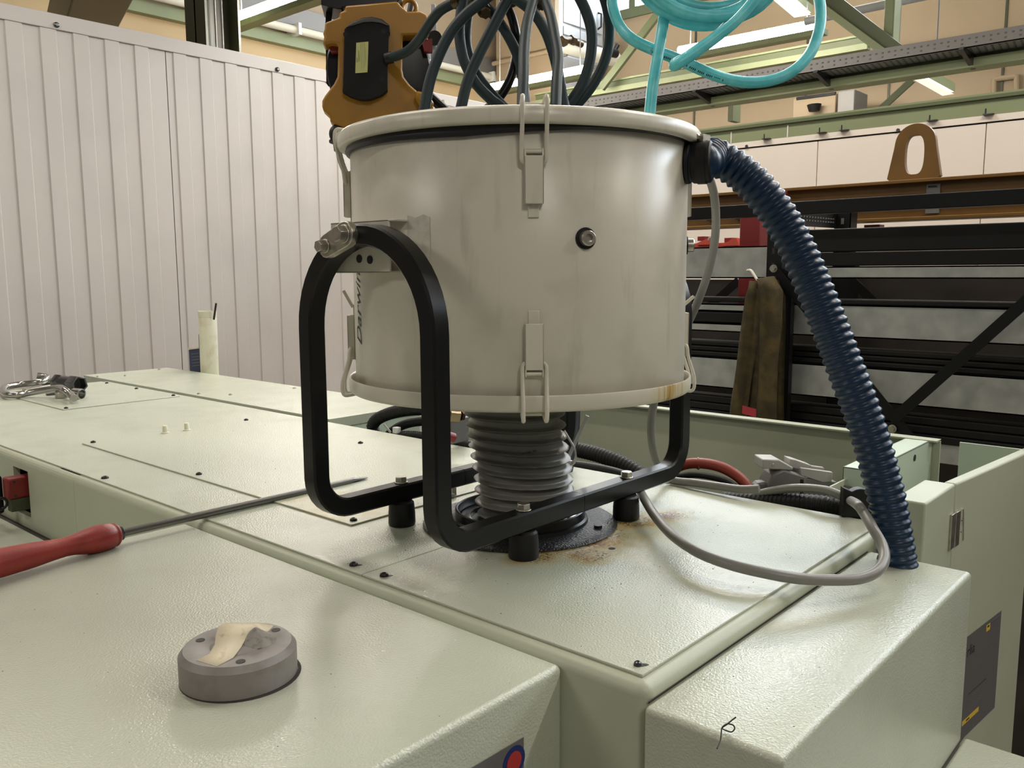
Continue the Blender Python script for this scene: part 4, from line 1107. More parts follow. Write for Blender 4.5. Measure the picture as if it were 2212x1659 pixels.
prof = [(0.006, -0.001), (0.0135, 0.0), (0.0152, 0.002), (0.0160, 0.004), (0.0150, 0.006), (0.0170, 0.009), (0.0185, 0.022), (0.0182, 0.034), (0.0160, 0.048), (0.0132, 0.062), (0.0124, 0.074), (0.0135, 0.090), (0.0160, 0.115), (0.0178, 0.150), (0.0185, 0.19), (0.0180, 0.23), (0.0150, 0.245), (0.006, 0.252)]
obj('handle', MB().lathe(prof, hs, 28, hax), M_red, sd, ang=60)

# grey knob with masking tape ---------------------------------------------------
kb = thing('grey_knob', 'round grey plastic knob with three holes on the front housing', 'knob', (-0.2342, 0.30, -0.0095))
KX, KY, KZ = -0.2272, 0.2932, -0.0095
KR = 0.0525; KH = 0.0300
obj('disc', MB().lathe([(KR-0.0005, 0.0), (KR, 0.0008), (KR, KH-0.0055), (KR-0.0045, KH), (0.0270, KH), (0.0255, KH-0.0008), (0.0245, KH-0.0008), (0.0235, KH), (0.0170, KH+0.0012), (0.009, KH+0.0022), (0.0005, KH+0.0026)], (KX, KY, KZ), 64), M_puck, kb, ang=30)
for p in ((-0.2461, 0.3264, 0.0205), (-0.1868, 0.293, 0.0205), (-0.2454, 0.2583, 0.0205)):
    obj('hole', MB().lathe([(0.0042, 0.0), (0.0042, 0.0004)], (p[0], p[1], KZ+KH), 16), M_ink, kb)
obj('ridge', MB().lathe([(0.0185, 0), (0.0150, 0.0030), (0.0085, 0.0065), (0.0035, 0.0110), (0.0012, 0.0128), (0.0004, 0.0130)], (-0.2126, 0.2862, 0.0205), 22), mat('worn_grey_ridge', (0.25, 0.235, 0.21), 0.42, var=(140, (0.15, 0.13, 0.11), 0.5, 0.7)), kb)
tp = thing('masking_tape', 'torn strip of cream masking tape stuck over the grey knob', 'tape', (KX, KY, KZ+KH))
La = ((-0.2701, 0.2899, 0.0208), (-0.2562, 0.2925, 0.0212), (-0.2465, 0.2996, 0.0245), (-0.2407, 0.3079, 0.029), (-0.2333, 0.3156, 0.0325), (-0.2266, 0.3172, 0.0335))
Lb = ((-0.2644, 0.2655, 0.0208), (-0.2461, 0.2693, 0.0212), (-0.2309, 0.2806, 0.023), (-0.2198, 0.289, 0.0275), (-0.21, 0.2872, 0.032), (-0.2097, 0.2962, 0.033))
vs = [p for pr in zip(La, Lb) for p in pr]
mb = MB().add(vs, [(2*i, 2*i+1, 2*i+3, 2*i+2) for i in range(len(La)-1)])
o = obj('strip', mb, M_tape, tp)
sm = o.modifiers.new('thickness', 'SOLIDIFY'); sm.thickness = 0.0005
mb = MB().add(((-0.2266, 0.3172, 0.0335), (-0.2097, 0.2962, 0.033), (-0.21, 0.2872, 0.032), (-0.1956, 0.299, 0.0212), (-0.1986, 0.2919, 0.021), (-0.1824, 0.3028, 0.021), (-0.1882, 0.3178, 0.0215)), [(0, 1, 2, 6), (2, 3, 5, 6), (3, 4, 5)])
o = obj('torn_end', mb, M_tape, tp)
sm = o.modifiers.new('thickness', 'SOLIDIFY'); sm.thickness = 0.0005
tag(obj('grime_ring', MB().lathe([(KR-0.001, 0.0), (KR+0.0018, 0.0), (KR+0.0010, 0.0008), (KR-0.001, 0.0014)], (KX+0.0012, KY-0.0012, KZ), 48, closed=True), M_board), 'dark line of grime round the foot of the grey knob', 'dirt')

# socket wrenches on the far plate -------------------------------------------------
wz = 0.0026
tw = thing('angled_socket_wrench', 'bright bent socket wrench lying on the far access plate', 'wrench', (0.3658, 2.3482, 0.0026))
wp = ((0.3337, 2.0635, 0.019), (0.3515, 2.1331, 0.021), (0.3475, 2.1595, 0.031), (0.3514, 2.2085, 0.033), (0.3344, 2.259, 0.025), (0.3002, 2.3057, 0.015), (0.2691, 2.3057, 0.013), (0.2543, 2.3383, 0.013), (0.2807, 2.4449, 0.013), (0.3142, 2.5192, 0.013), (0.3625, 2.5404, 0.015), (0.3955, 2.4987, 0.021), (0.4166, 2.4961, 0.025), (0.4393, 2.5303, 0.029), (0.4324, 2.545, 0.033), (0.4159, 2.5521, 0.037))
obj('shaft', hose(wp, 0.0098, 12, 6), M_chrome, tw)
wd_ = Vector((0.3866, 2.1455, 0.016)) - Vector((0.3764, 2.1874, 0.016))
p0 = Vector((0.3752, 2.1777, 0.017)); e = Vector((0.35, -0.94, -0.02)).normalized()
obj('socket', MB().lathe([(0.011, 0), (0.0165, 0.006), (0.0165, 0.034), (0.0125, 0.035), (0.0120, 0.012), (0.0005, 0.012)], p0, 20, e), M_chrome, tw)
bs = thing('box_spanner', 'dark hexagonal box spanner tube on the far access plate', 'spanner', (0.4768, 2.4607, 0.0026))
ba, bb = Vector((0.4131, 2.3916, 0.028)), Vector((0.4368, 2.277, 0.028))
e = (bb-ba).normalized(); L = (bb-ba).length
obj('hex_end', MB().lathe([(0.024, 0), (0.027, 0.006), (0.027, L*0.25), (0.023, L*0.30)], ba, 6, e), M_darksteel, bs, bevel=0.001)
obj('barrel', MB().cyl(ba + e*L*0.25, ba + e*L*0.72, 0.0225, 24), M_darksteel, bs)
obj('hex_end', MB().lathe([(0.0225, L*0.62), (0.027, L*0.70), (0.027, L), (0.0215, L), (0.0215, L*0.75), (0.001, L*0.75)], ba, 6, e), M_darksteel, bs, bevel=0.001)
ow = thing('ring_spanner', 'flat steel spanner under the bent socket wrench', 'spanner', (0.3602, 2.264, 0.0026))
obj('shank', MB().bar((0.3486, 2.301, 0.006), (0.4118, 2.2949, 0.008), 0.014, 0.006), M_darksteel, ow, bevel=0.001)
obj('head', MB().cyl((0.3622, 2.2155, 0.0028), (0.3622, 2.2155, 0.0208), 0.020, 20), M_steel, ow, bevel=0.0015)
fb = thing('flat_spanner', 'small steel flat spanner lying inside the bent wrench', 'spanner', (0.3968, 2.5061, 0.0026))
obj('shank', MB().bar((0.3445, 2.4635, 0.006), (0.4295, 2.4895, 0.008), 0.02, 0.007), M_steel, fb, bevel=0.001)
obj('jaw', MB().cyl((0.4422, 2.5393, 0.004), (0.4422, 2.5393, 0.014), 0.018, 14), M_darksteel, fb)

# cartridge and box behind the rear cover ------------------------------------------
tb = thing('sealant_cartridge', 'ivory plastic cartridge tube standing beside the partition', 'cartridge', (0.985, 2.46, -0.06))
tz = lambda py: 0
c_b = (0.985, 2.504, -0.06); c_t = (0.985, 2.4977, 0.2226)
cd_ = (Vector(c_t)-Vector(c_b))
obj('barrel', MB().lathe([(0.0318, 0.0), (0.0318, cd_.length*0.93), (0.0305, cd_.length*0.94)], c_b, 32, cd_), M_ivory, tb)
obj('rim', MB().lathe([(0.0300, cd_.length*0.92), (0.0325, cd_.length*0.925), (0.0325, cd_.length), (0.0295, cd_.length), (0.0290, cd_.length*0.94), (0.001, cd_.length*0.94)], c_b, 32, cd_), M_ivory, tb)
obj('stick', MB().cyl((0.985, 2.4554, 0.1939), (0.985, 2.434, 0.2523), 0.0035, 8), M_board, tb)
bx_ = thing('small_box', 'small navy cardboard box beside the ivory cartridge', 'box', (0.6238, 1.9385, 0.0753))
o_ = ((0.985, 2.647, 0.0728), (0.965, 2.5141, 0.0885), (0.965, 2.5141, -0.06), (0.985, 2.647, -0.06))
mb = MB(); back = Vector((0.03, 0.03, 0))
mb.add([Vector(p) for p in o_] + [Vector(p)+back for p in o_], [(0, 1, 2, 3), (7, 6, 5, 4), (0, 4, 5, 1), (1, 5, 6, 2), (2, 6, 7, 3), (3, 7, 4, 0)])
obj('carton', mb, M_bluecard, bx_, smooth=False)
obj('paper_edge', MB().bar((0.985, 2.6467, 0.0764), (0.965, 2.5138, 0.0919), 0.008, 0.006), M_ivory, bx_)
for k in range(5):
    obj('print_line', MB().bar((0.979, 2.6166, 0.0594), (0.968, 2.5415, 0.0681), 0.001, 0.0018), M_grey, bx_).location.z = -0.011*k
tag(obj('teal_ruler', MB().bar((0.965, 2.5255, 0.1386), (0.965, 2.5299, -0.0025), 0.003, 0.006, (1, 0, 0)), M_tealcard), 'thin teal strip standing between the box and the cartridge', 'strip')

# swarf curl on the side housing, crumbs everywhere -----------------------------------
tag(obj('swarf_curl', hose(((-0.0407, -0.0962, -0.0155), (-0.0302, -0.0934, -0.0145), (-0.0243, -0.091, -0.012), (-0.0203, -0.0896, -0.009), (-0.0159, -0.0914, -0.007), (-0.0123, -0.0949, -0.008), (-0.0116, -0.0963, -0.011), (-0.0138, -0.0946, -0.0135), (-0.0155, -0.0897, -0.013), (-0.0203, -0.0896, -0.009), (-0.0182, -0.0925, -0.006), (-0.0119, -0.0942, -0.004), (-0.0093, -0.0961, -0.002)), 0.0006, 6, 8), M_board), 'thin dark curl of swarf on the side housing', 'swarf')
cr = MB()
def crumb(x, y, z, s):
    a = random.uniform(0, 6.28); l = s*random.uniform(1.0, 3.0)
    c, s_ = math.cos(a), math.sin(a)
    pts = [(x, y, z), (x+l*c, y+l*s_, z), (x+0.4*l*c - s*0.6*s_, y+0.4*l*s_ + s*0.6*c, z), (x+0.4*l*c, y+0.4*l*s_, z+s*0.7)]
    cr.add(pts, [(0, 2, 1), (0, 1, 3), (1, 2, 3), (2, 0, 3)])
for i in range(190):
    crumb(random.uniform(0.01, 0.60), random.uniform(0.01, 0.55), 0.0, random.choice((0.0003, 0.0005, 0.0008)))
for i in range(110):
    crumb(random.gauss(AX-0.03, 0.16), random.gauss(AY-0.06, 0.14), 0.0001, random.choice((0.0004, 0.0006, 0.0011)))
for i in range(40):
    crumb(random.gauss(0.215, 0.03), random.gauss(0.475, 0.03), 0.0001, random.choice((0.0008, 0.0012, 0.0018)))
for i in range(110):
    crumb(random.uniform(-0.45, -0.02), random.uniform(0.09, 0.78), -0.0095, random.choice((0.0003, 0.0005, 0.0007)))
for i in range(70):
    crumb(random.uniform(0.0, 0.52), random.uniform(-0.13, -0.02), -0.016, random.choice((0.0003, 0.0005, 0.0008)))
for i in range(60):
    crumb(random.uniform(0.12, 0.50), random.uniform(0.57, 1.4), 0.0026, random.choice((0.0004, 0.0006, 0.0009)))
tag(obj('metal_crumbs', cr, M_board, smooth=False), 'dark metal crumbs and dust scattered over the housings', 'debris', kind='stuff')

# ================================================================== CABLE REEL (hanging)
RO = (0.6953, 1.1729, 0.8464)
RH = 41.4629
re_ = thing('cable_reel', 'ochre orange cable reel hanging behind the drum lid', 'cable reel', RO)
hn = math.radians(49.5)
ru = Vector((math.sin(hn), -math.cos(hn), 0)); rw = Vector((math.cos(hn), math.sin(hn), 0)); rv = Vector((0, 0, 1))
def rslab(name, poly, lo, hi, m, parent=None, bev=0.0):
    return obj(name, MB().slab(poly, RO, ru, rv, rw, lo, hi), m, parent or re_, bevel=bev)
front = ((-0.0821, 0.0804), (-0.0818, 0.0913), (-0.0694, 0.0957), (-0.0691, 0.1056), (0.0473, 0.1197), (0.0575, 0.1081), (0.0697, 0.0986), (0.0989, 0.0996), (0.1124, 0.0941), (0.1196, 0.0843), (0.1173, 0.0721), (0.1213, 0.0622), (0.1148, 0.0499), (0.0582, 0.0461), (0.0556, -0.0288), (0.0584, -0.044), (0.0717, -0.061), (0.0925, -0.0789), (0.104, -0.0858), (0.1155, -0.0948), (0.1269, -0.109), (0.1181, -0.1247), (0.065, -0.136), (-0.0193, -0.1479), (-0.08, -0.1603), (-0.1106, -0.1466), (-0.1083, -0.1363), (-0.1242, -0.1214), (-0.1261, -0.1143), (-0.1256, -0.1011), (-0.1191, -0.0899), (-0.0977, -0.0631), (-0.0901, -0.0478), (-0.0859, 0.0235), (-0.1011, 0.0251), (-0.1186, 0.0195), (-0.1204, 0.0285), (-0.116, 0.0365), (-0.1188, 0.0444), (-0.1155, 0.0544), (-0.114, 0.0684))
rslab('housing', front, 0.0, 0.055, M_orange, None, 0.006)
rslab('rear_housing', [(a*0.94, b*0.94) for (a, b) in front], 0.15, 0.19, M_orange, None, 0.006)
cover = ((-0.0707, 0.0499), (-0.055, 0.0644), (-0.029, 0.0752), (-0.0084, 0.0779), (0.0122, 0.0736), (0.0295, 0.0612), (0.0301, 0.0442), (0.027, 0.0431), (0.0225, -0.0581), (0.0225, -0.0602), (0.022, -0.0795), (0.0082, -0.0911), (-0.0181, -0.1008), (-0.0389, -0.1013), (-0.0616, -0.0947), (-0.0788, -0.0849), (-0.0774, -0.0727))
cvr = rslab('cover', cover, -0.022, 0.0, M_bplastic, None, 0.003)
rslab('cover_ridge', ((-0.0676, 0.052), (-0.053, 0.0625), (-0.0281, 0.0723), (-0.0074, 0.075), (0.011, 0.0706), (0.0273, 0.0591), (0.0232, 0.059), (0.0088, 0.0645), (-0.0077, 0.066), (-0.0283, 0.0643), (-0.0511, 0.0566)), -0.026, -0.022, mat('worn_charcoal', (0.05, 0.046, 0.042), 0.45), cvr, 0.001)
lb = rslab('label', ((-0.0454, 0.0208), (-0.0185, 0.0241), (-0.0223, -0.042), (-0.0493, -0.0447)), -0.0232, -0.022, M_label, cvr)
for (a0, b0), (a1, b1) in (((-0.0315, 0.0212), (-0.0316, -0.0392)), ((-0.0279, 0.0203), (-0.0277, -0.031)), ((-0.0357, 0.0191), (-0.0356, -0.0363)), ((-0.0407, 0.0039), (-0.0398, -0.0193)), ((-0.045, -0.0113), (-0.044, -0.0214)), ((-0.0251, 0.0113), (-0.0249, -0.0209))):
    rslab('print_line', [(a0, b0), (a1, b0), (a1, b1), (a0, b1)], -0.0236, -0.0232, M_inkg, lb)
for p in ((0.0157, 0.0477), (0.009, -0.0564), (-0.068, 0.0381), (-0.071, -0.0645)):
    rslab('screw_hole', [(p[0]+0.006*math.cos(k*PI/4), p[1]+0.006*math.sin(k*PI/4)) for k in range(8)], -0.0224, -0.022, M_rack, cvr)
spc = (0.0027, -0.0181)
sc = Vector(RO) + ru*spc[0] + rv*spc[1]
obj('spool', MB().lathe([(0.02, 0.05), (0.118, 0.055), (0.122, 0.062), (0.118, 0.070), (0.090, 0.075), (0.090, 0.130), (0.118, 0.135), (0.122, 0.142), (0.118, 0.150), (0.02, 0.155)], sc, 48, rw), M_black, re_)
obj('red_insert', MB().slab(((0.1021, 0.0434), (0.1264, 0.0492), (0.1269, 0.0199), (0.108, 0.0193)), RO, ru, rv, rw, 0.03, 0.05), M_redpaint, re_)
obj('red_insert', MB().slab(((-0.1103, 0.0238), (-0.0858, 0.0265), (-0.0862, 0.0135), (-0.1026, 0.011)), RO, ru, rv, rw, 0.03, 0.05), M_redpaint, re_)
rslab('hanger_strap', ((-0.1141, 0.1275), (-0.0979, 0.1282), (-0.103, 0.0964), (-0.1032, 0.0568), (-0.1088, -0.0553), (-0.1149, -0.0555), (-0.1198, -0.0486), (-0.1175, 0.0861)), 0.07, 0.076, M_rack, None, 0.001)
for p in ((-0.1104, -0.0102), (-0.1112, -0.0363)):
    rslab('strap_hole', [(p[0]+0.004*math.cos(k*PI/4), p[1]+0.006*math.sin(k*PI/4)) for k in range(8)], 0.068, 0.07, M_white, None)
rslab('hanger_strap', ((0.1268, 0.1366), (0.1372, 0.137), (0.1396, 0.085), (0.1358, -0.0165), (0.1263, -0.0167), (0.1248, 0.0845)), 0.07, 0.076, M_alu, None, 0.001)
obj('pulley', MB().lathe([(0.004, 0), (0.016, 0.0), (0.016, 0.012), (0.004, 0.012)], Vector(RO) + ru*0.1338 + rv*0.0565 + rw*0.05, 20, rw), M_rubber, re_)
rslab('top_bar', ((-0.122, 0.1351), (0.0603, 0.1421), (0.0473, 0.1197), (-0.0762, 0.1073), (-0.0763, 0.1033), (-0.0885, 0.1039), (-0.1066, 0.1081), (-0.1227, 0.1115)), 0.02, 0.12, M_black, None, 0.003)
rslab('side_lug', ((0.0851, -0.0791), (0.0998, -0.0829), (0.1166, -0.0927), (0.1269, -0.109), (0.1055, -0.1198), (0.0888, -0.1057), (0.0827, -0.0914)), -0.03, 0.0, M_orange, None, 0.006)
obj('ball_stop', MB().lathe([(0.0005, -0.0235)] + [(0.0235*math.cos(math.radians(a)), 0.0235*math.sin(math.radians(a))) for a in range(-75, 90, 15)] + [(0.0005, 0.0235)], (0.6396, 1.2476, 0.6748), 24), M_rubber, re_)
obj('cable_sleeve', MB().cyl((0.6352, 1.2495, 0.6589), (0.6352, 1.2453, 0.6378), 0.011, 14).cyl((0.6346, 1.2504, 0.66), (0.6342, 1.25, 0.6558), 0.018, 14), M_rubber, re_)
obj('pull_cable', hose(((0.6348, 1.2464, 0.641), (0.6359, 1.2404, 0.6167), (0.64, 1.23, 0.5881), (0.6483, 1.2148, 0.5584), (0.6603, 1.1929, 0.5161), (0.6658, 1.1699, 0.4315), (0.66, 1.1514, 0.3047), (0.6486, 1.1351, 0.1568)), 0.0075, 10), M_rubber, re_)
obj('plug_cuff', MB().cyl((0.6941, 1.1414, 0.8342), (0.7021, 1.1253, 0.837), 0.0125, 16), M_rubber, re_)
obj('back_strut', hose(((0.8696, 1.1927, 0.788), (0.8857, 1.1694, 0.7621), (0.9019, 1.1462, 0.7374)), 0.012, 10), M_rack, re_)
obj('top_strap', MB().bar((0.8448, 1.2283, 0.9806), (0.8569, 1.2252, 1.0338), 0.012, 0.008), M_rack, re_)
obj('eye_lug', MB().lathe([(0.016+0.005*math.cos(t), 0.006*math.sin(t)) for t in [2*PI*i/8 for i in range(8)]], (0.8108, 1.1903, 0.9787), 18, rw, closed=True), M_orange, re_)

# hanging cable loops -------------------------------------------------------------------
def loop_cable(label, ctrl, r, m=M_loop):
    return tag(obj('hanging_cable', hose(ctrl, r, 12, 9), m), label, 'cable', 'slate cables hanging behind the drum')
RL = 0.0104
loop_cable('slate cable plugged into the side of the orange reel', ((0.6992, 1.1284, 0.8359), (0.6934, 1.0967, 0.8348), (0.682, 1.049, 0.8366), (0.657, 0.9876, 0.8451), (0.6456, 0.9438, 0.8661), (0.6399, 0.9076, 0.8814), (0.6544, 0.8785, 0.8938), (0.6832, 0.8482, 0.9056), (0.7224, 0.8087, 0.9301), (0.7562, 0.7645, 0.9767), (0.7716, 0.7652, 1.0679)), RL)
loop_cable('leftmost slate cable rising from behind the lid beside the reel', ((0.5456, 0.7566, 0.5791), (0.5988, 0.7295, 0.592), (0.6483, 0.7265, 0.6295), (0.6488, 0.7493, 0.6702), (0.6354, 0.7683, 0.6898), (0.6195, 0.7923, 0.7201), (0.609, 0.8125, 0.7627), (0.6077, 0.823, 0.8088), (0.613, 0.825, 0.8486), (0.6234, 0.822, 0.8928), (0.6516, 0.8173, 0.9539), (0.7263, 0.8485, 1.0766)), RL)
loop_cable('slate cable arching up from the lid in front of the orange reel', ((0.5456, 0.7566, 0.5791), (0.5151, 0.7928, 0.5879), (0.5017, 0.8164, 0.6307), (0.5085, 0.8163, 0.6691), (0.5195, 0.8131, 0.716), (0.5356, 0.8041, 0.7628), (0.554, 0.7914, 0.8029), (0.576, 0.7728, 0.8352), (0.5997, 0.751, 0.8606), (0.6288, 0.7248, 0.8946), (0.683, 0.7374, 0.9603), (0.7502, 0.7893, 1.068)), RL)
loop_cable('slate cable leaning right between the reel and the bright lamp', ((0.613, 0.713, 0.5901), (0.5793, 0.7529, 0.599), (0.5622, 0.7795, 0.6355), (0.5703, 0.7793, 0.6813), (0.5827, 0.7738, 0.7244), (0.5998, 0.763, 0.7675), (0.6178, 0.7507, 0.808), (0.6342, 0.7394, 0.8451), (0.6514, 0.7276, 0.8839), (0.6931, 0.7403, 0.9551), (0.7368, 0.8205, 1.0723)), RL)
loop_cable('slate cable running parallel just right of its twin strand', ((0.613, 0.713, 0.5901), (0.6716, 0.7114, 0.6089), (0.7007, 0.7303, 0.6404), (0.685, 0.7527, 0.6631), (0.6719, 0.7713, 0.6831), (0.6569, 0.7943, 0.7129), (0.6427, 0.8179, 0.7518), (0.6372, 0.8334, 0.7988), (0.6418, 0.8371, 0.8439), (0.6512, 0.8354, 0.8889), (0.6563, 0.835, 0.9159), (0.6764, 0.8407, 0.9827), (0.7178, 0.8661, 1.0787)), RL)
loop_cable('slate cable sloping down right to the middle of the lid', ((0.6987, 0.7384, 0.5923), (0.7066, 0.7401, 0.6467), (0.7105, 0.7457, 0.6965), (0.7114, 0.7535, 0.7419), (0.7095, 0.7638, 0.7828), (0.7012, 0.7807, 0.8209), (0.69, 0.7998, 0.8537), (0.6768, 0.8197, 0.8792), (0.6558, 0.8475, 0.8993), (0.6604, 0.8834, 0.9535), (0.6982, 0.9123, 1.0852)), RL)
loop_cable('upright slate cable entering the gland on the lid', ((0.3295, 0.4237, 0.5853), (0.3389, 0.4318, 0.6035), (0.3589, 0.4471, 0.6408), (0.3868, 0.47, 0.6851), (0.4251, 0.4972, 0.734), (0.4648, 0.5212, 0.7743), (0.5058, 0.544, 0.8163), (0.6463, 0.6338, 0.9188), (0.7816, 0.7378, 1.0636)), 0.0082)
loop_cable('glossy black cable curving left behind the upright slate cable', ((0.6987, 0.7384, 0.5923), (0.6781, 0.7717, 0.5664), (0.6508, 0.8217, 0.5863), (0.6331, 0.849, 0.6231), (0.6458, 0.8415, 0.6579), (0.6693, 0.8189, 0.678), (0.6879, 0.8019, 0.698), (0.7058, 0.7878, 0.7291), (0.7189, 0.7806, 0.7676), (0.7269, 0.7801, 0.8107), (0.726, 0.7901, 0.8566), (0.7199, 0.8043, 0.8934), (0.7158, 0.8152, 0.9255), (0.72, 0.8374, 0.9843), (0.7355, 0.8381, 1.0765)), 0.0092, M_black)
loop_cable('slate cable falling steeply right of the upright cable', ((0.6984, 0.6197, 0.6068), (0.6966, 0.6283, 0.6397), (0.6951, 0.6372, 0.676), (0.6941, 0.6489, 0.7297), (0.6918, 0.6594, 0.7695), (0.6864, 0.673, 0.8076), (0.6759, 0.6914, 0.8405), (0.6593, 0.715, 0.8648), (0.637, 0.744, 0.884), (0.6712, 0.8111, 0.9573), (0.7093, 0.8838, 1.0809)), RL)
loop_cable('slate cable dropping to the second gland of the lid', ((0.3602, 0.3887, 0.5837), (0.3705, 0.3961, 0.6033), (0.3906, 0.4105, 0.6372), (0.4195, 0.431, 0.6746), (0.4439, 0.4567, 0.7135), (0.4673, 0.4838, 0.7538), (0.4892, 0.511, 0.7853), (0.5142, 0.5353, 0.82), (0.6573, 0.6213, 0.9188), (0.7913, 0.7107, 1.0593)), 0.0080)
loop_cable('slate cable bowing right in front of the silver-grey cabinet', ((0.6984, 0.6197, 0.6068), (0.6937, 0.6269, 0.5773), (0.6774, 0.6531, 0.5781), (0.6735, 0.6782, 0.6058), (0.6849, 0.6705, 0.632), (0.7084, 0.6499, 0.6625), (0.7257, 0.6355, 0.6886), (0.7419, 0.6238, 0.7217), (0.7547, 0.6183, 0.7672), (0.7603, 0.6206, 0.8109), (0.758, 0.6301, 0.846), (0.7517, 0.6432, 0.8766), (0.7445, 0.6567, 0.903), (0.7602, 0.6803, 0.9583), (0.7992, 0.6938, 1.0572)), RL)
loop_cable('rightmost slate cable bowing beside the turquoise hose', ((0.6331, 0.715, 0.3299), (0.6475, 0.7233, 0.4546), (0.6685, 0.7208, 0.5615), (0.6878, 0.7077, 0.6059), (0.7148, 0.6833, 0.6369), (0.7385, 0.6621, 0.6653), (0.7609, 0.6422, 0.6927), (0.7826, 0.6251, 0.73), (0.8002, 0.614, 0.7745), (0.8088, 0.613, 0.819), (0.8105, 0.619, 0.8591), (0.8076, 0.6294, 0.8948), (0.8003, 0.649, 0.9528), (0.8081, 0.6757, 1.055)), RL)
for i, (p, q) in enumerate((((0.6155, 0.8434, 0.8792), (0.6167, 0.8269, 0.8796)), ((0.644, 0.8249, 0.8714), (0.6577, 0.8267, 0.8816)), ((0.6705, 0.8276, 0.8829), (0.6594, 0.806, 0.8641)), ((0.6648, 0.7407, 0.8729), (0.688, 0.7469, 0.8826)), ((0.6816, 0.6904, 0.8681), (0.6957, 0.6885, 0.8625)))):
    tag(obj('hose_clip', MB().cyl(p, q, 0.014, 12).hexa(q, Vector(q) + (Vector(q)-Vector(p))*0.4, 0.011), M_brass), ['leftmost brown clip above the reel cable', 'small brown clip second from the left above the cables', 'largest brown clip in the middle of the cables', 'brown clip above the glossy black cable', 'rightmost brown clip at the top of the cables'][i], 'clip', 'brown clips at the top of the cables')

# turquoise hose ----------------------------------------------------------------------------
tq = thing('air_hose', 'coiled turquoise braided hose hanging above the right of the lid', 'hose', (0.8819, 0.4317, 0.8586))
RTQ = 0.0103
obj('drop', hose(((0.7227, 0.4735, 0.1593), (0.7263, 0.4761, 0.3473), (0.7352, 0.4806, 0.4981), (0.74, 0.4795, 0.597), (0.7481, 0.4797, 0.6445), (0.7573, 0.4796, 0.6969), (0.7788, 0.4825, 0.7576), (0.7966, 0.4866, 0.8022), (0.8124, 0.4911, 0.8389), (0.8286, 0.4971, 0.8846)), RTQ, 14), M_turq, tq)
obj('loop', hose(((0.8922, 0.4513, 1.0166), (0.8512, 0.5254, 1.0036), (0.8325, 0.5851, 0.9674), (0.8216, 0.6037, 0.9224), (0.7942, 0.596, 0.8807), (0.7835, 0.5871, 0.8515), (0.7802, 0.5685, 0.8155), (0.7764, 0.5366, 0.7859), (0.8028, 0.5026, 0.7652), (0.8307, 0.4676, 0.7479), (0.8573, 0.4337, 0.7281), (0.8831, 0.4016, 0.7134), (0.9121, 0.3675, 0.7063), (0.9422, 0.3343, 0.7113), (0.9691, 0.3075, 0.729), (1.0017, 0.2924, 0.7621), (1.0262, 0.2881, 0.8034), (1.0428, 0.292, 0.8409), (1.0536, 0.3024, 0.8789), (1.0598, 0.3183, 0.9173), (1.004, 0.3466, 0.9722), (0.9366, 0.3987, 1.0051), (0.895, 0.4481, 1.0165)), RTQ, 14), M_turq, tq)
obj('fold', hose(((0.8705, 0.4108, 0.9959), (0.8705, 0.337, 0.9306), (0.8554, 0.3102, 0.863), (0.8345, 0.3265, 0.8255), (0.8107, 0.3466, 0.7912), (0.7837, 0.3713, 0.7618), (0.757, 0.3964, 0.7356), (0.7393, 0.4132, 0.7197), (0.7363, 0.4233, 0.7153), (0.7566, 0.4328, 0.7249), (0.7729, 0.4239, 0.735), (0.794, 0.404, 0.7544), (0.8214, 0.392, 0.7742), (0.8626, 0.3827, 0.8085), (0.9024, 0.3767, 0.8521), (0.9238, 0.3802, 0.9145), (0.9233, 0.4101, 0.9864)), RTQ*0.93, 14), M_turq, tq)
cc, cu_, cv_, cwv = Vector((0.8445, 0.4221, 0.9044)), RT.copy(), Vector((0, 0, 1)), FW.copy()
pts = []
turns = 5
for i in range(turns*36+19):
    a = 2*PI*i/36 + math.radians(200)
    k = i/(turns*36)
    rx = 0.118 + 0.016*math.sin(k*11 + 0.6); ry = 0.090 + 0.012*math.sin(k*9 + 1.1) - 0.01*k
    off = Vector((0.006*math.sin(k*17), 0, 0.005*math.cos(k*13)))
    pts.append(cc + cu_*(rx*math.cos(a)) + cv_*(ry*math.sin(a)) + cwv*(-0.035 + 0.070*k) + off)
obj('coil', MB().tube(pts, RTQ*0.98, n=12), M_turq, tq)
# printed marks along the loop
tp_ = smooth_path(((0.7764, 0.5366, 0.7859), (0.8028, 0.5026, 0.7652), (0.8307, 0.4676, 0.7479), (0.8573, 0.4337, 0.7281), (0.8831, 0.4016, 0.7134)), 14)
mk = MB()
for i in range(2, len(tp_)-2):
    if i % 5 in (3,):
        continue
    p, q = tp_[i], tp_[i+1]
    d = (q-p).normalized(); nrm = (-(FW*0.70) + Vector((0, 0, -0.72))).normalized(); nrm = (nrm - d*nrm.dot(d)).normalized(); sdv = d.cross(nrm)
    c = p + nrm*(RTQ+0.0002); l = (q-p).length
    mk.add([c - sdv*0.002, c + d*l*0.6 - sdv*0.002, c + d*l*0.6 + sdv*0.002, c + sdv*0.002], [(0, 1, 2, 3)])
obj('print_mark', mk, M_ink, tq, smooth=False)

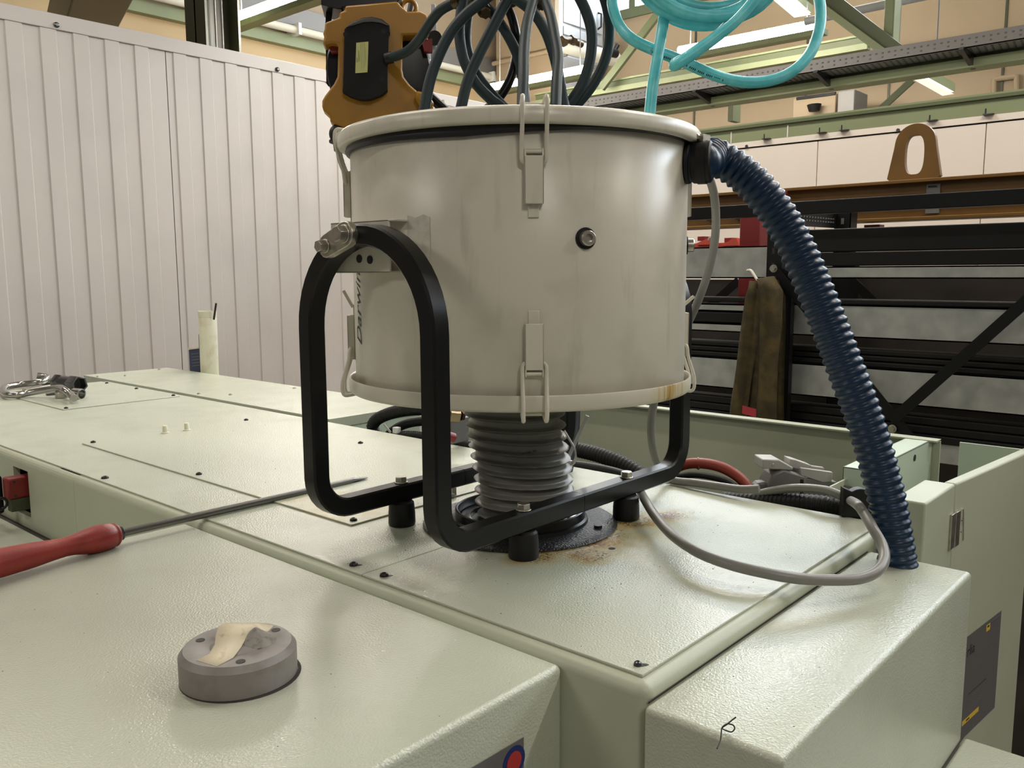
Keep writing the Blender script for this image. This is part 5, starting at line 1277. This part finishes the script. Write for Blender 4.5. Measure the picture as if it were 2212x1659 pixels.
# ------------------------------------------------------------------ carrier rail that everything hangs from, above the picture
cr_ = thing('carrier_rail', 'black carrier rail above the picture holding the reel and cables', 'rail', (0.7578, 0.7656, 1.0683))
obj('rail', MB().bar((0.6964, 1.2846, 1.187), (0.9585, 0.3458, 1.0162), 0.04, 0.04), M_rack, cr_)
for p in ((0.7215, 1.2161, 1.1763), (0.8673, 0.7461, 1.095), (0.9528, 0.3796, 1.0234)):
    obj('hanger_rod', MB().cyl(p, (p[0], p[1], ROOF), 0.006, 8), M_darksteel, cr_)
for p, q in (((0.7083, 1.2461, 1.1754), (0.7169, 1.2546, 0.9978)), ((0.7355, 1.1751, 1.1647), (0.7458, 1.1901, 0.9911))):
    obj('reel_hanger', MB().cyl(p, q, 0.008, 10), M_darksteel, cr_)
obj('hook', hose(((0.9364, 0.4663, 1.0373), (0.9242, 0.4588, 1.0071), (0.8911, 0.4449, 0.9781), (0.847, 0.4295, 0.956), (0.8159, 0.4188, 0.9552)), 0.006, 8), M_darksteel, cr_)

# ================================================================== STORAGE RACK (right background)
RX = 1.90
rk = thing('storage_rack', 'black perforated storage rack behind the blue hose', 'rack', (RX, 0.7, FZ))
ya, yb = 0.7015, 0.7845
zt = 0.5043
up = obj('upright', MB().box((RX-0.003, ya, FZ), (RX, yb, zt)).box((RX, ya, FZ), (RX+0.022, ya+0.003, zt)).box((RX, yb-0.003, FZ), (RX+0.022, yb, zt)), M_rack, rk)
for k in range(7):
    z = zt - 0.05 - k*0.045
    for dy in (0.025, 0.058):
        obj('slot', MB().box((RX-0.0036, ya+dy, z), (RX-0.003, ya+dy+0.008, z+0.018)), M_ink, up)
# rear upright with arm
yc0, yc1 = 0.7007, 0.7558
zc0 = 0.5641
u2 = obj('upright', MB().box((2.35, yc0, FZ), (2.353, yc1, zc0)).box((2.35, yc0, FZ), (2.41, yc0+0.003, zc0)).box((2.35, yc1-0.003, FZ), (2.41, yc1, zc0)), M_rack, rk)
for k in range(2):
    obj('slot', MB().box((2.3494, (yc0+yc1)/2-0.005, zc0-0.05-k*0.05), (2.35, (yc0+yc1)/2+0.005, zc0-0.03-k*0.05)), M_plugd, u2)
za_ = 0.5355
arm = obj('arm', MB().bar((1.92, 0.7173, 0.5201), (2.35, 0.7554, 0.528), 0.010, 0.052), M_rack, rk)
mb = MB()
pa, pb = Vector((1.917, 0.716, 0.5199)), Vector((2.345, 0.7534, 0.5277))
for k in range(14):
    c = pa.lerp(pb, (k+1)/15.5)
    mb.box((c.x-0.004, c.y-0.009, c.z+0.001), (c.x+0.004, c.y-0.004, c.z+0.005)).box((c.x-0.004, c.y-0.009, c.z-0.010), (c.x+0.004, c.y-0.004, c.z-0.006))
o = obj('slot_row', mb, M_tray, arm); o['kind'] = 'stuff'
# top bar along the rack
z1 = 0.5598; z0 = 0.5208
obj('top_bar', MB().box((RX-0.04, -2.0, z0), (RX-0.01, 2.6, z1)), M_rack, rk, bevel=0.002)
# cross braces
b1 = Vector((1.88, 0.7523, 0.3649)); b2 = Vector((1.88, 0.3758, -0.0533)); b3 = Vector((1.88, 0.0627, 0.2915)); b4 = Vector((1.88, 0.3036, -0.1404))
obj('brace', MB().bar(b1, b4, 0.004, 0.028, (0, 1, 0.0)), M_rack, rk)
obj('brace', MB().bar(b2 + Vector((-0.006, 0, 0)), b3 + Vector((-0.006, 0, 0)), 0.004, 0.030, (0, 1, 0)), M_rack, rk)
for p in (b1, Vector((1.87, 0.3799, -0.0841))):
    obj('bolt', MB().hexa(p, p + Vector((-0.014, 0, 0)), 0.009).cyl(p, p + Vector((-0.003, 0, 0)), 0.012, 14), M_steel, rk)
for (p, q) in (((2.3, 1.0792, 0.3229), (2.3, 1.2583, 0.1748)), ((2.3, 0.676, 0.3304), (2.3, 0.575, 0.2354))):
    obj('brace', MB().bar(p, q, 0.004, 0.03, (0, 1, 0)), M_rack, rk)
obj('rear_post', MB().box((2.32, 0.6681, -0.1397), (2.36, 0.7163, 0.3955)), M_rack, rk)

# stored beams: each runs along the rack ---------------------------------------------------
def stored(name, label, cat, x, d, y0, y1, z0, z1, m, lip=True):
    t = thing(name, label, cat, (x, (y0+y1)/2, z0))
    obj('face', MB().box((x, y0, z0), (x+0.004, y1, z1)), m, t)
    obj('flange', MB().box((x, y0, z1-0.004), (x+d, y1, z1)), m, t)
    obj('flange', MB().box((x, y0, z0), (x+d, y1, z0+0.004)), m, t)
    return t
GX = 1.93
gy0, gy1 = -2.0, 2.6
ysp = 0.69
stored('steel_channel', 'galvanised channel at drum bolt height left of the rack upright', 'channel', GX, 0.06, 0.8021, 2.6, 0.3348, 0.4353, M_galv)
stored('steel_channel', 'narrow galvanised channel under the black profiles on the rack', 'channel', GX, 0.06, gy0, 0.7107, 0.3345, 0.3701, M_galv)
stored('steel_channel', 'wide galvanised channel crossed by the rising black brace', 'channel', GX, 0.07, gy0, 0.8187, 0.1622, 0.2578, M_galv)
stored('steel_channel', 'lowest galvanised channel on the rack above the guard sheet', 'channel', GX, 0.07, gy0, 2.6, -0.0231, 0.0766, M_galv)
stored('steel_channel', 'thin galvanised channel left of the hanging slings', 'channel', GX, 0.06, 0.8247, 2.6, 0.1614, 0.1887, M_galv)
stored('steel_channel', 'upper thin galvanised channel left of the hanging slings', 'channel', GX, 0.06, 0.8247, 2.6, 0.228, 0.2521, M_galv)
def prof(label, pa, pb, x=1.925, y0=-2.0, y1=2.6, d=0.08):
    z0, z1 = min(pa, pb), max(pa, pb)
    t = thing('steel_profile', label, 'profile', (x, (y0+y1)/2, z0))
    obj('tube', MB().box((x, y0, z0), (x+d, y1, z1)), M_prof, t, bevel=0.003)
    return t
prof('upper of the two big charcoal profiles on top of the rack', 0.4797, 0.413, y1=0.6845)
prof('lower of the two big charcoal profiles on top of the rack', 0.4111, 0.3713, x=1.928, y1=0.6845)
prof('thin charcoal profile above the wide galvanised channel', 0.274, 0.2595, x=1.92)
prof('charcoal profile between the two thin galvanised channels', 0.2252, 0.192, y0=0.8247)
for k, (a, b) in enumerate(((0.127, 0.1122), (0.1105, 0.0957), (0.094, 0.0793))):
    prof(['topmost of the three thin charcoal slats above the lowest channel', 'middle one of the three thin charcoal slats above the lowest channel', 'bottom one of the three thin charcoal slats above the lowest channel'][k], a, b, x=1.95-0.01*k)
for k, (a, b) in enumerate(((-0.0561, -0.078), (-0.079, -0.1008), (-0.1018, -0.1236))):
    prof(['topmost charcoal slat right above the guard sheet', 'middle charcoal slat right above the guard sheet', 'bottom charcoal slat at the edge of the guard sheet'][k], a, b, x=1.95-0.01*k)
tag(obj('steel_channel', MB().box((1.94, -2.0, -0.1795), (1.99, 2.6, -0.1179)), M_galv, bevel=0.002), 'galvanised channel seen between the guard sheet and the cabinet', 'channel')
tag(obj('shelf_board', MB().box((2.36, -2.0, 0.2513), (2.38, 1.0, 0.3332)), M_board), 'dark brown board deep inside the rack', 'board')
tag(obj('rack_backing', MB().box((2.44, -2.2, FZ), (2.46, 2.8, 0.3243)), M_board), 'dark backing board closing the lower rack', 'board')

# slings on a hook -----------------------------------------------------------------------
sl = thing('lifting_slings', 'olive brown textile slings hanging from a wire hook', 'sling', (1.84, 0.7802, 0.3373))
def strap(px, dx, m=M_sling, w=0.02):
    """px: list of (left, right) world points from the top down"""
    mb = MB(); vs = []
    for k, (a, b) in enumerate(px):
        a, b = Vector(a), Vector(b)
        for s in range(5):
            t = s/4
            bulge = math.sin(t*PI)*w + 0.004*math.sin(k*1.7 + s*2.1)
            vs.append(a.lerp(b, t) + Vector((dx - bulge, 0, 0)))
    n = len(px)
    mb.add(vs, [(j*5+i, j*5+i+1, (j+1)*5+i+1, (j+1)*5+i) for j in range(n-1) for i in range(4)])
    o = obj('strap', mb, m, sl, ang=80)
    s = o.modifiers.new('thickness', 'SOLIDIFY'); s.thickness = 0.012; s.offset = -1
    return o
strap((((1.84, 0.7948, 0.3261), (1.84, 0.7769, 0.3289)), ((1.84, 0.8084, 0.281), (1.84, 0.7782, 0.2815)), ((1.84, 0.8246, 0.1668), (1.84, 0.7834, 0.1686)), ((1.84, 0.8364, 0.0508), (1.84, 0.7947, 0.0538)), ((1.84, 0.85, -0.0675), (1.84, 0.8093, -0.0634)), ((1.84, 0.8558, -0.1868), (1.84, 0.8148, -0.1815))), 0.0)
strap((((1.85, 0.7937, 0.3288), (1.85, 0.7698, 0.3316)), ((1.85, 0.7916, 0.2669), (1.85, 0.7675, 0.2674)), ((1.85, 0.8003, 0.1673), (1.85, 0.7671, 0.1688)), ((1.85, 0.8103, 0.0518), (1.85, 0.7631, 0.0552)), ((1.85, 0.8204, -0.0657), (1.85, 0.7605, -0.0596)), ((1.85, 0.8228, -0.1841), (1.85, 0.758, -0.1756))), 0.005)
strap((((1.83, 0.7665, 0.3374), (1.83, 0.7283, 0.3374)), ((1.83, 0.7595, 0.307), (1.83, 0.7008, 0.2966)), ((1.83, 0.7527, 0.1985), (1.83, 0.7, 0.2005)), ((1.83, 0.7517, 0.0861), (1.83, 0.7046, 0.0892)), ((1.83, 0.7522, -0.0277), (1.83, 0.7062, -0.0234)), ((1.83, 0.7517, -0.1716), (1.83, 0.7039, -0.1654))), -0.01)
strap((((1.86, 0.7539, 0.3371), (1.86, 0.7301, 0.3316)), ((1.86, 0.7349, 0.3025), (1.86, 0.7093, 0.282)), ((1.86, 0.7252, 0.1981), (1.86, 0.7047, 0.1988)), ((1.86, 0.7269, 0.0853), (1.86, 0.7019, 0.0869)), ((1.86, 0.7316, -0.0292), (1.86, 0.7006, -0.0262)), ((1.86, 0.7294, -0.1734), (1.86, 0.6966, -0.1691))), 0.01)
rl = obj('red_label', MB().slab([(0, 0), (0.056, -0.008), (0.056, 0.017), (0, 0.025)], (1.815, 0.8087, -0.0791), (0, -1, 0), (0, 0, 1), (-1, 0, 0), 0, 0.003), mat('red_label_cloth', (0.42, 0.035, 0.045), 0.7), sl)
obj('hook', hose(((1.9, 0.8483, 0.3597), (1.86, 0.8178, 0.3597), (1.84, 0.7986, 0.3484), (1.83, 0.7812, 0.3318), (1.82, 0.7643, 0.3251), (1.8, 0.7491, 0.3322)), 0.0042, 8), M_offwhite, sl)

# red posts and brackets behind ---------------------------------------------------------
tag(obj('red_post', MB().box((2.15, 0.9297, 0.1765), (2.21, 1.0059, 0.568)).box((2.16, 0.9328, 0.1759), (2.2, 0.9579, 0.5568)), M_redpaint, bevel=0.003), 'dark red square steel post left of the blue hose', 'post')
tag(obj('red_post', MB().box((2.5, 1.039, 0.6195), (2.53, 1.0077, 0.6566)), M_redpaint), 'red stub seen on top of the ochre beam behind the blue hose', 'post')
cb_ = thing('red_bracket_rail', 'orange-red steel rail with raised brackets beside the drum', 'rail', (2.3, 1.188, 0.4559))
obj('rail', MB().box((2.3, 0.9637, 0.4457), (2.34, 1.3258, 0.4615)), M_coral, cb_, bevel=0.001)
for pl in (((1.2502, 0.4606), (1.2023, 0.4782), (1.1986, 0.4849), (1.1738, 0.4824), (1.1693, 0.4553), (1.2501, 0.4555)), ((1.1486, 0.4548), (1.119, 0.4641), (1.101, 0.477), (1.0863, 0.4765), (1.0745, 0.4497), (1.1484, 0.4497)), ((1.0065, 0.4514), (1.0001, 0.4708), (0.9894, 0.4673), (0.9713, 0.4489))):
    obj('bracket', MB().prism(pl, 'x', 2.285, 2.31), M_coral, cb_)
for (p, q) in (((2.33, 1.2396, 0.4716), (2.33, 1.2695, 0.488)), ((2.33, 1.121, 0.4617), (2.33, 1.1572, 0.4796))):
    obj('block', MB().box(p, (2.37, q[1], q[2])), M_redpaint, cb_)
obj('bolt', MB().hexa((2.27, 1.1855, 0.4738), (2.25, 1.1689, 0.4729), 0.008), M_steel, cb_)
tag(obj('red_block', MB().box((2.6, 0.6889, 0.5091), (2.65, 0.7433, 0.521)), M_redpaint), 'small dark red block on top of the charcoal profiles', 'block')

# ochre lifting beam --------------------------------------------------------------------
OX = 2.6
lbm = thing('lifting_beam', 'long ochre steel lifting beam with a big eye behind the rack', 'lifting beam', (OX, 0.5, 0.5))
zt_ = 0.6682; zb2 = 0.5288
obj('top_flange', MB().box((OX-0.045, -2.0, zt_-0.012), (OX+0.045, 2.6, zt_)), M_obeam, lbm, bevel=0.002)
obj('web', MB().box((OX-0.008, -2.0, zb2), (OX+0.008, 2.6, zt_)), M_obeam, lbm)
obj('bottom_flange', MB().box((OX-0.045, -2.0, zb2), (OX+0.045, 2.6, zb2+0.012)), M_obeam, lbm, bevel=0.002)
for py in (1.3541, 1.2279):
    obj('stiffener', MB().box((OX-0.03, py-0.01, zb2+0.03), (OX-0.008, py+0.01, zb2+0.085)), M_brass, lbm)
ex = 0.5797
ew0, ew1 = 0.4914, 0.6714
eh = 0.8592
hw = (ew1-ew0)/2; tw_ = hw*0.74
outer = []; inner = []
N = 32
ztop = eh - tw_
zi0, zi1 = 0.6875, 0.8197
iw = 0.0321
for i in range(N):
    a = 2*PI*i/N + PI/N
    c, s_ = math.cos(a), math.sin(a)
    if s_ >= 0:
        outer.append((tw_*c, ztop + tw_*s_))
    else:
        k = min(1.0, abs(s_)/max(abs(c), 1e-6)); 
        if abs(c) > 0.55:
            f_ = abs(s_)/0.835
            outer.append((math.copysign(tw_ + (hw-tw_)*f_, c), ztop + (zt_-ztop)*f_))
        else:
            outer.append((hw*c/0.55, zt_))
    inner.append((iw*0.98*math.copysign(abs(c)**0.6, c), (zi0+zi1)/2 + (zi1-zi0)/2*math.copysign(abs(s_)**0.8, s_)))
obj('lifting_eye', MB().frame(outer, inner, (OX, ex, 0), (0, 1, 0), (0, 0, 1), (1, 0, 0), -0.012, 0.012), M_obeam, lbm, smooth=False, bevel=0.001)
obj('rating_plate', MB().box((2.585, 0.4892, 0.5512), (2.592, 0.5332, 0.6503)), M_tray, lbm)
obj('sticker', MB().box((2.588, 0.5315, 0.5754), (2.592, 0.6072, 0.5952)), M_cream, lbm)
obj('print_line', MB().box((2.583, 0.4994, 0.6386), (2.585, 0.5279, 0.6451)), M_ink, lbm)
obj('emblem', MB().lathe([(0.017, 0), (0.017, 0.001)], (2.584, 0.5117, 0.5881), 20, (-1, 0, 0)), M_brass, lbm)
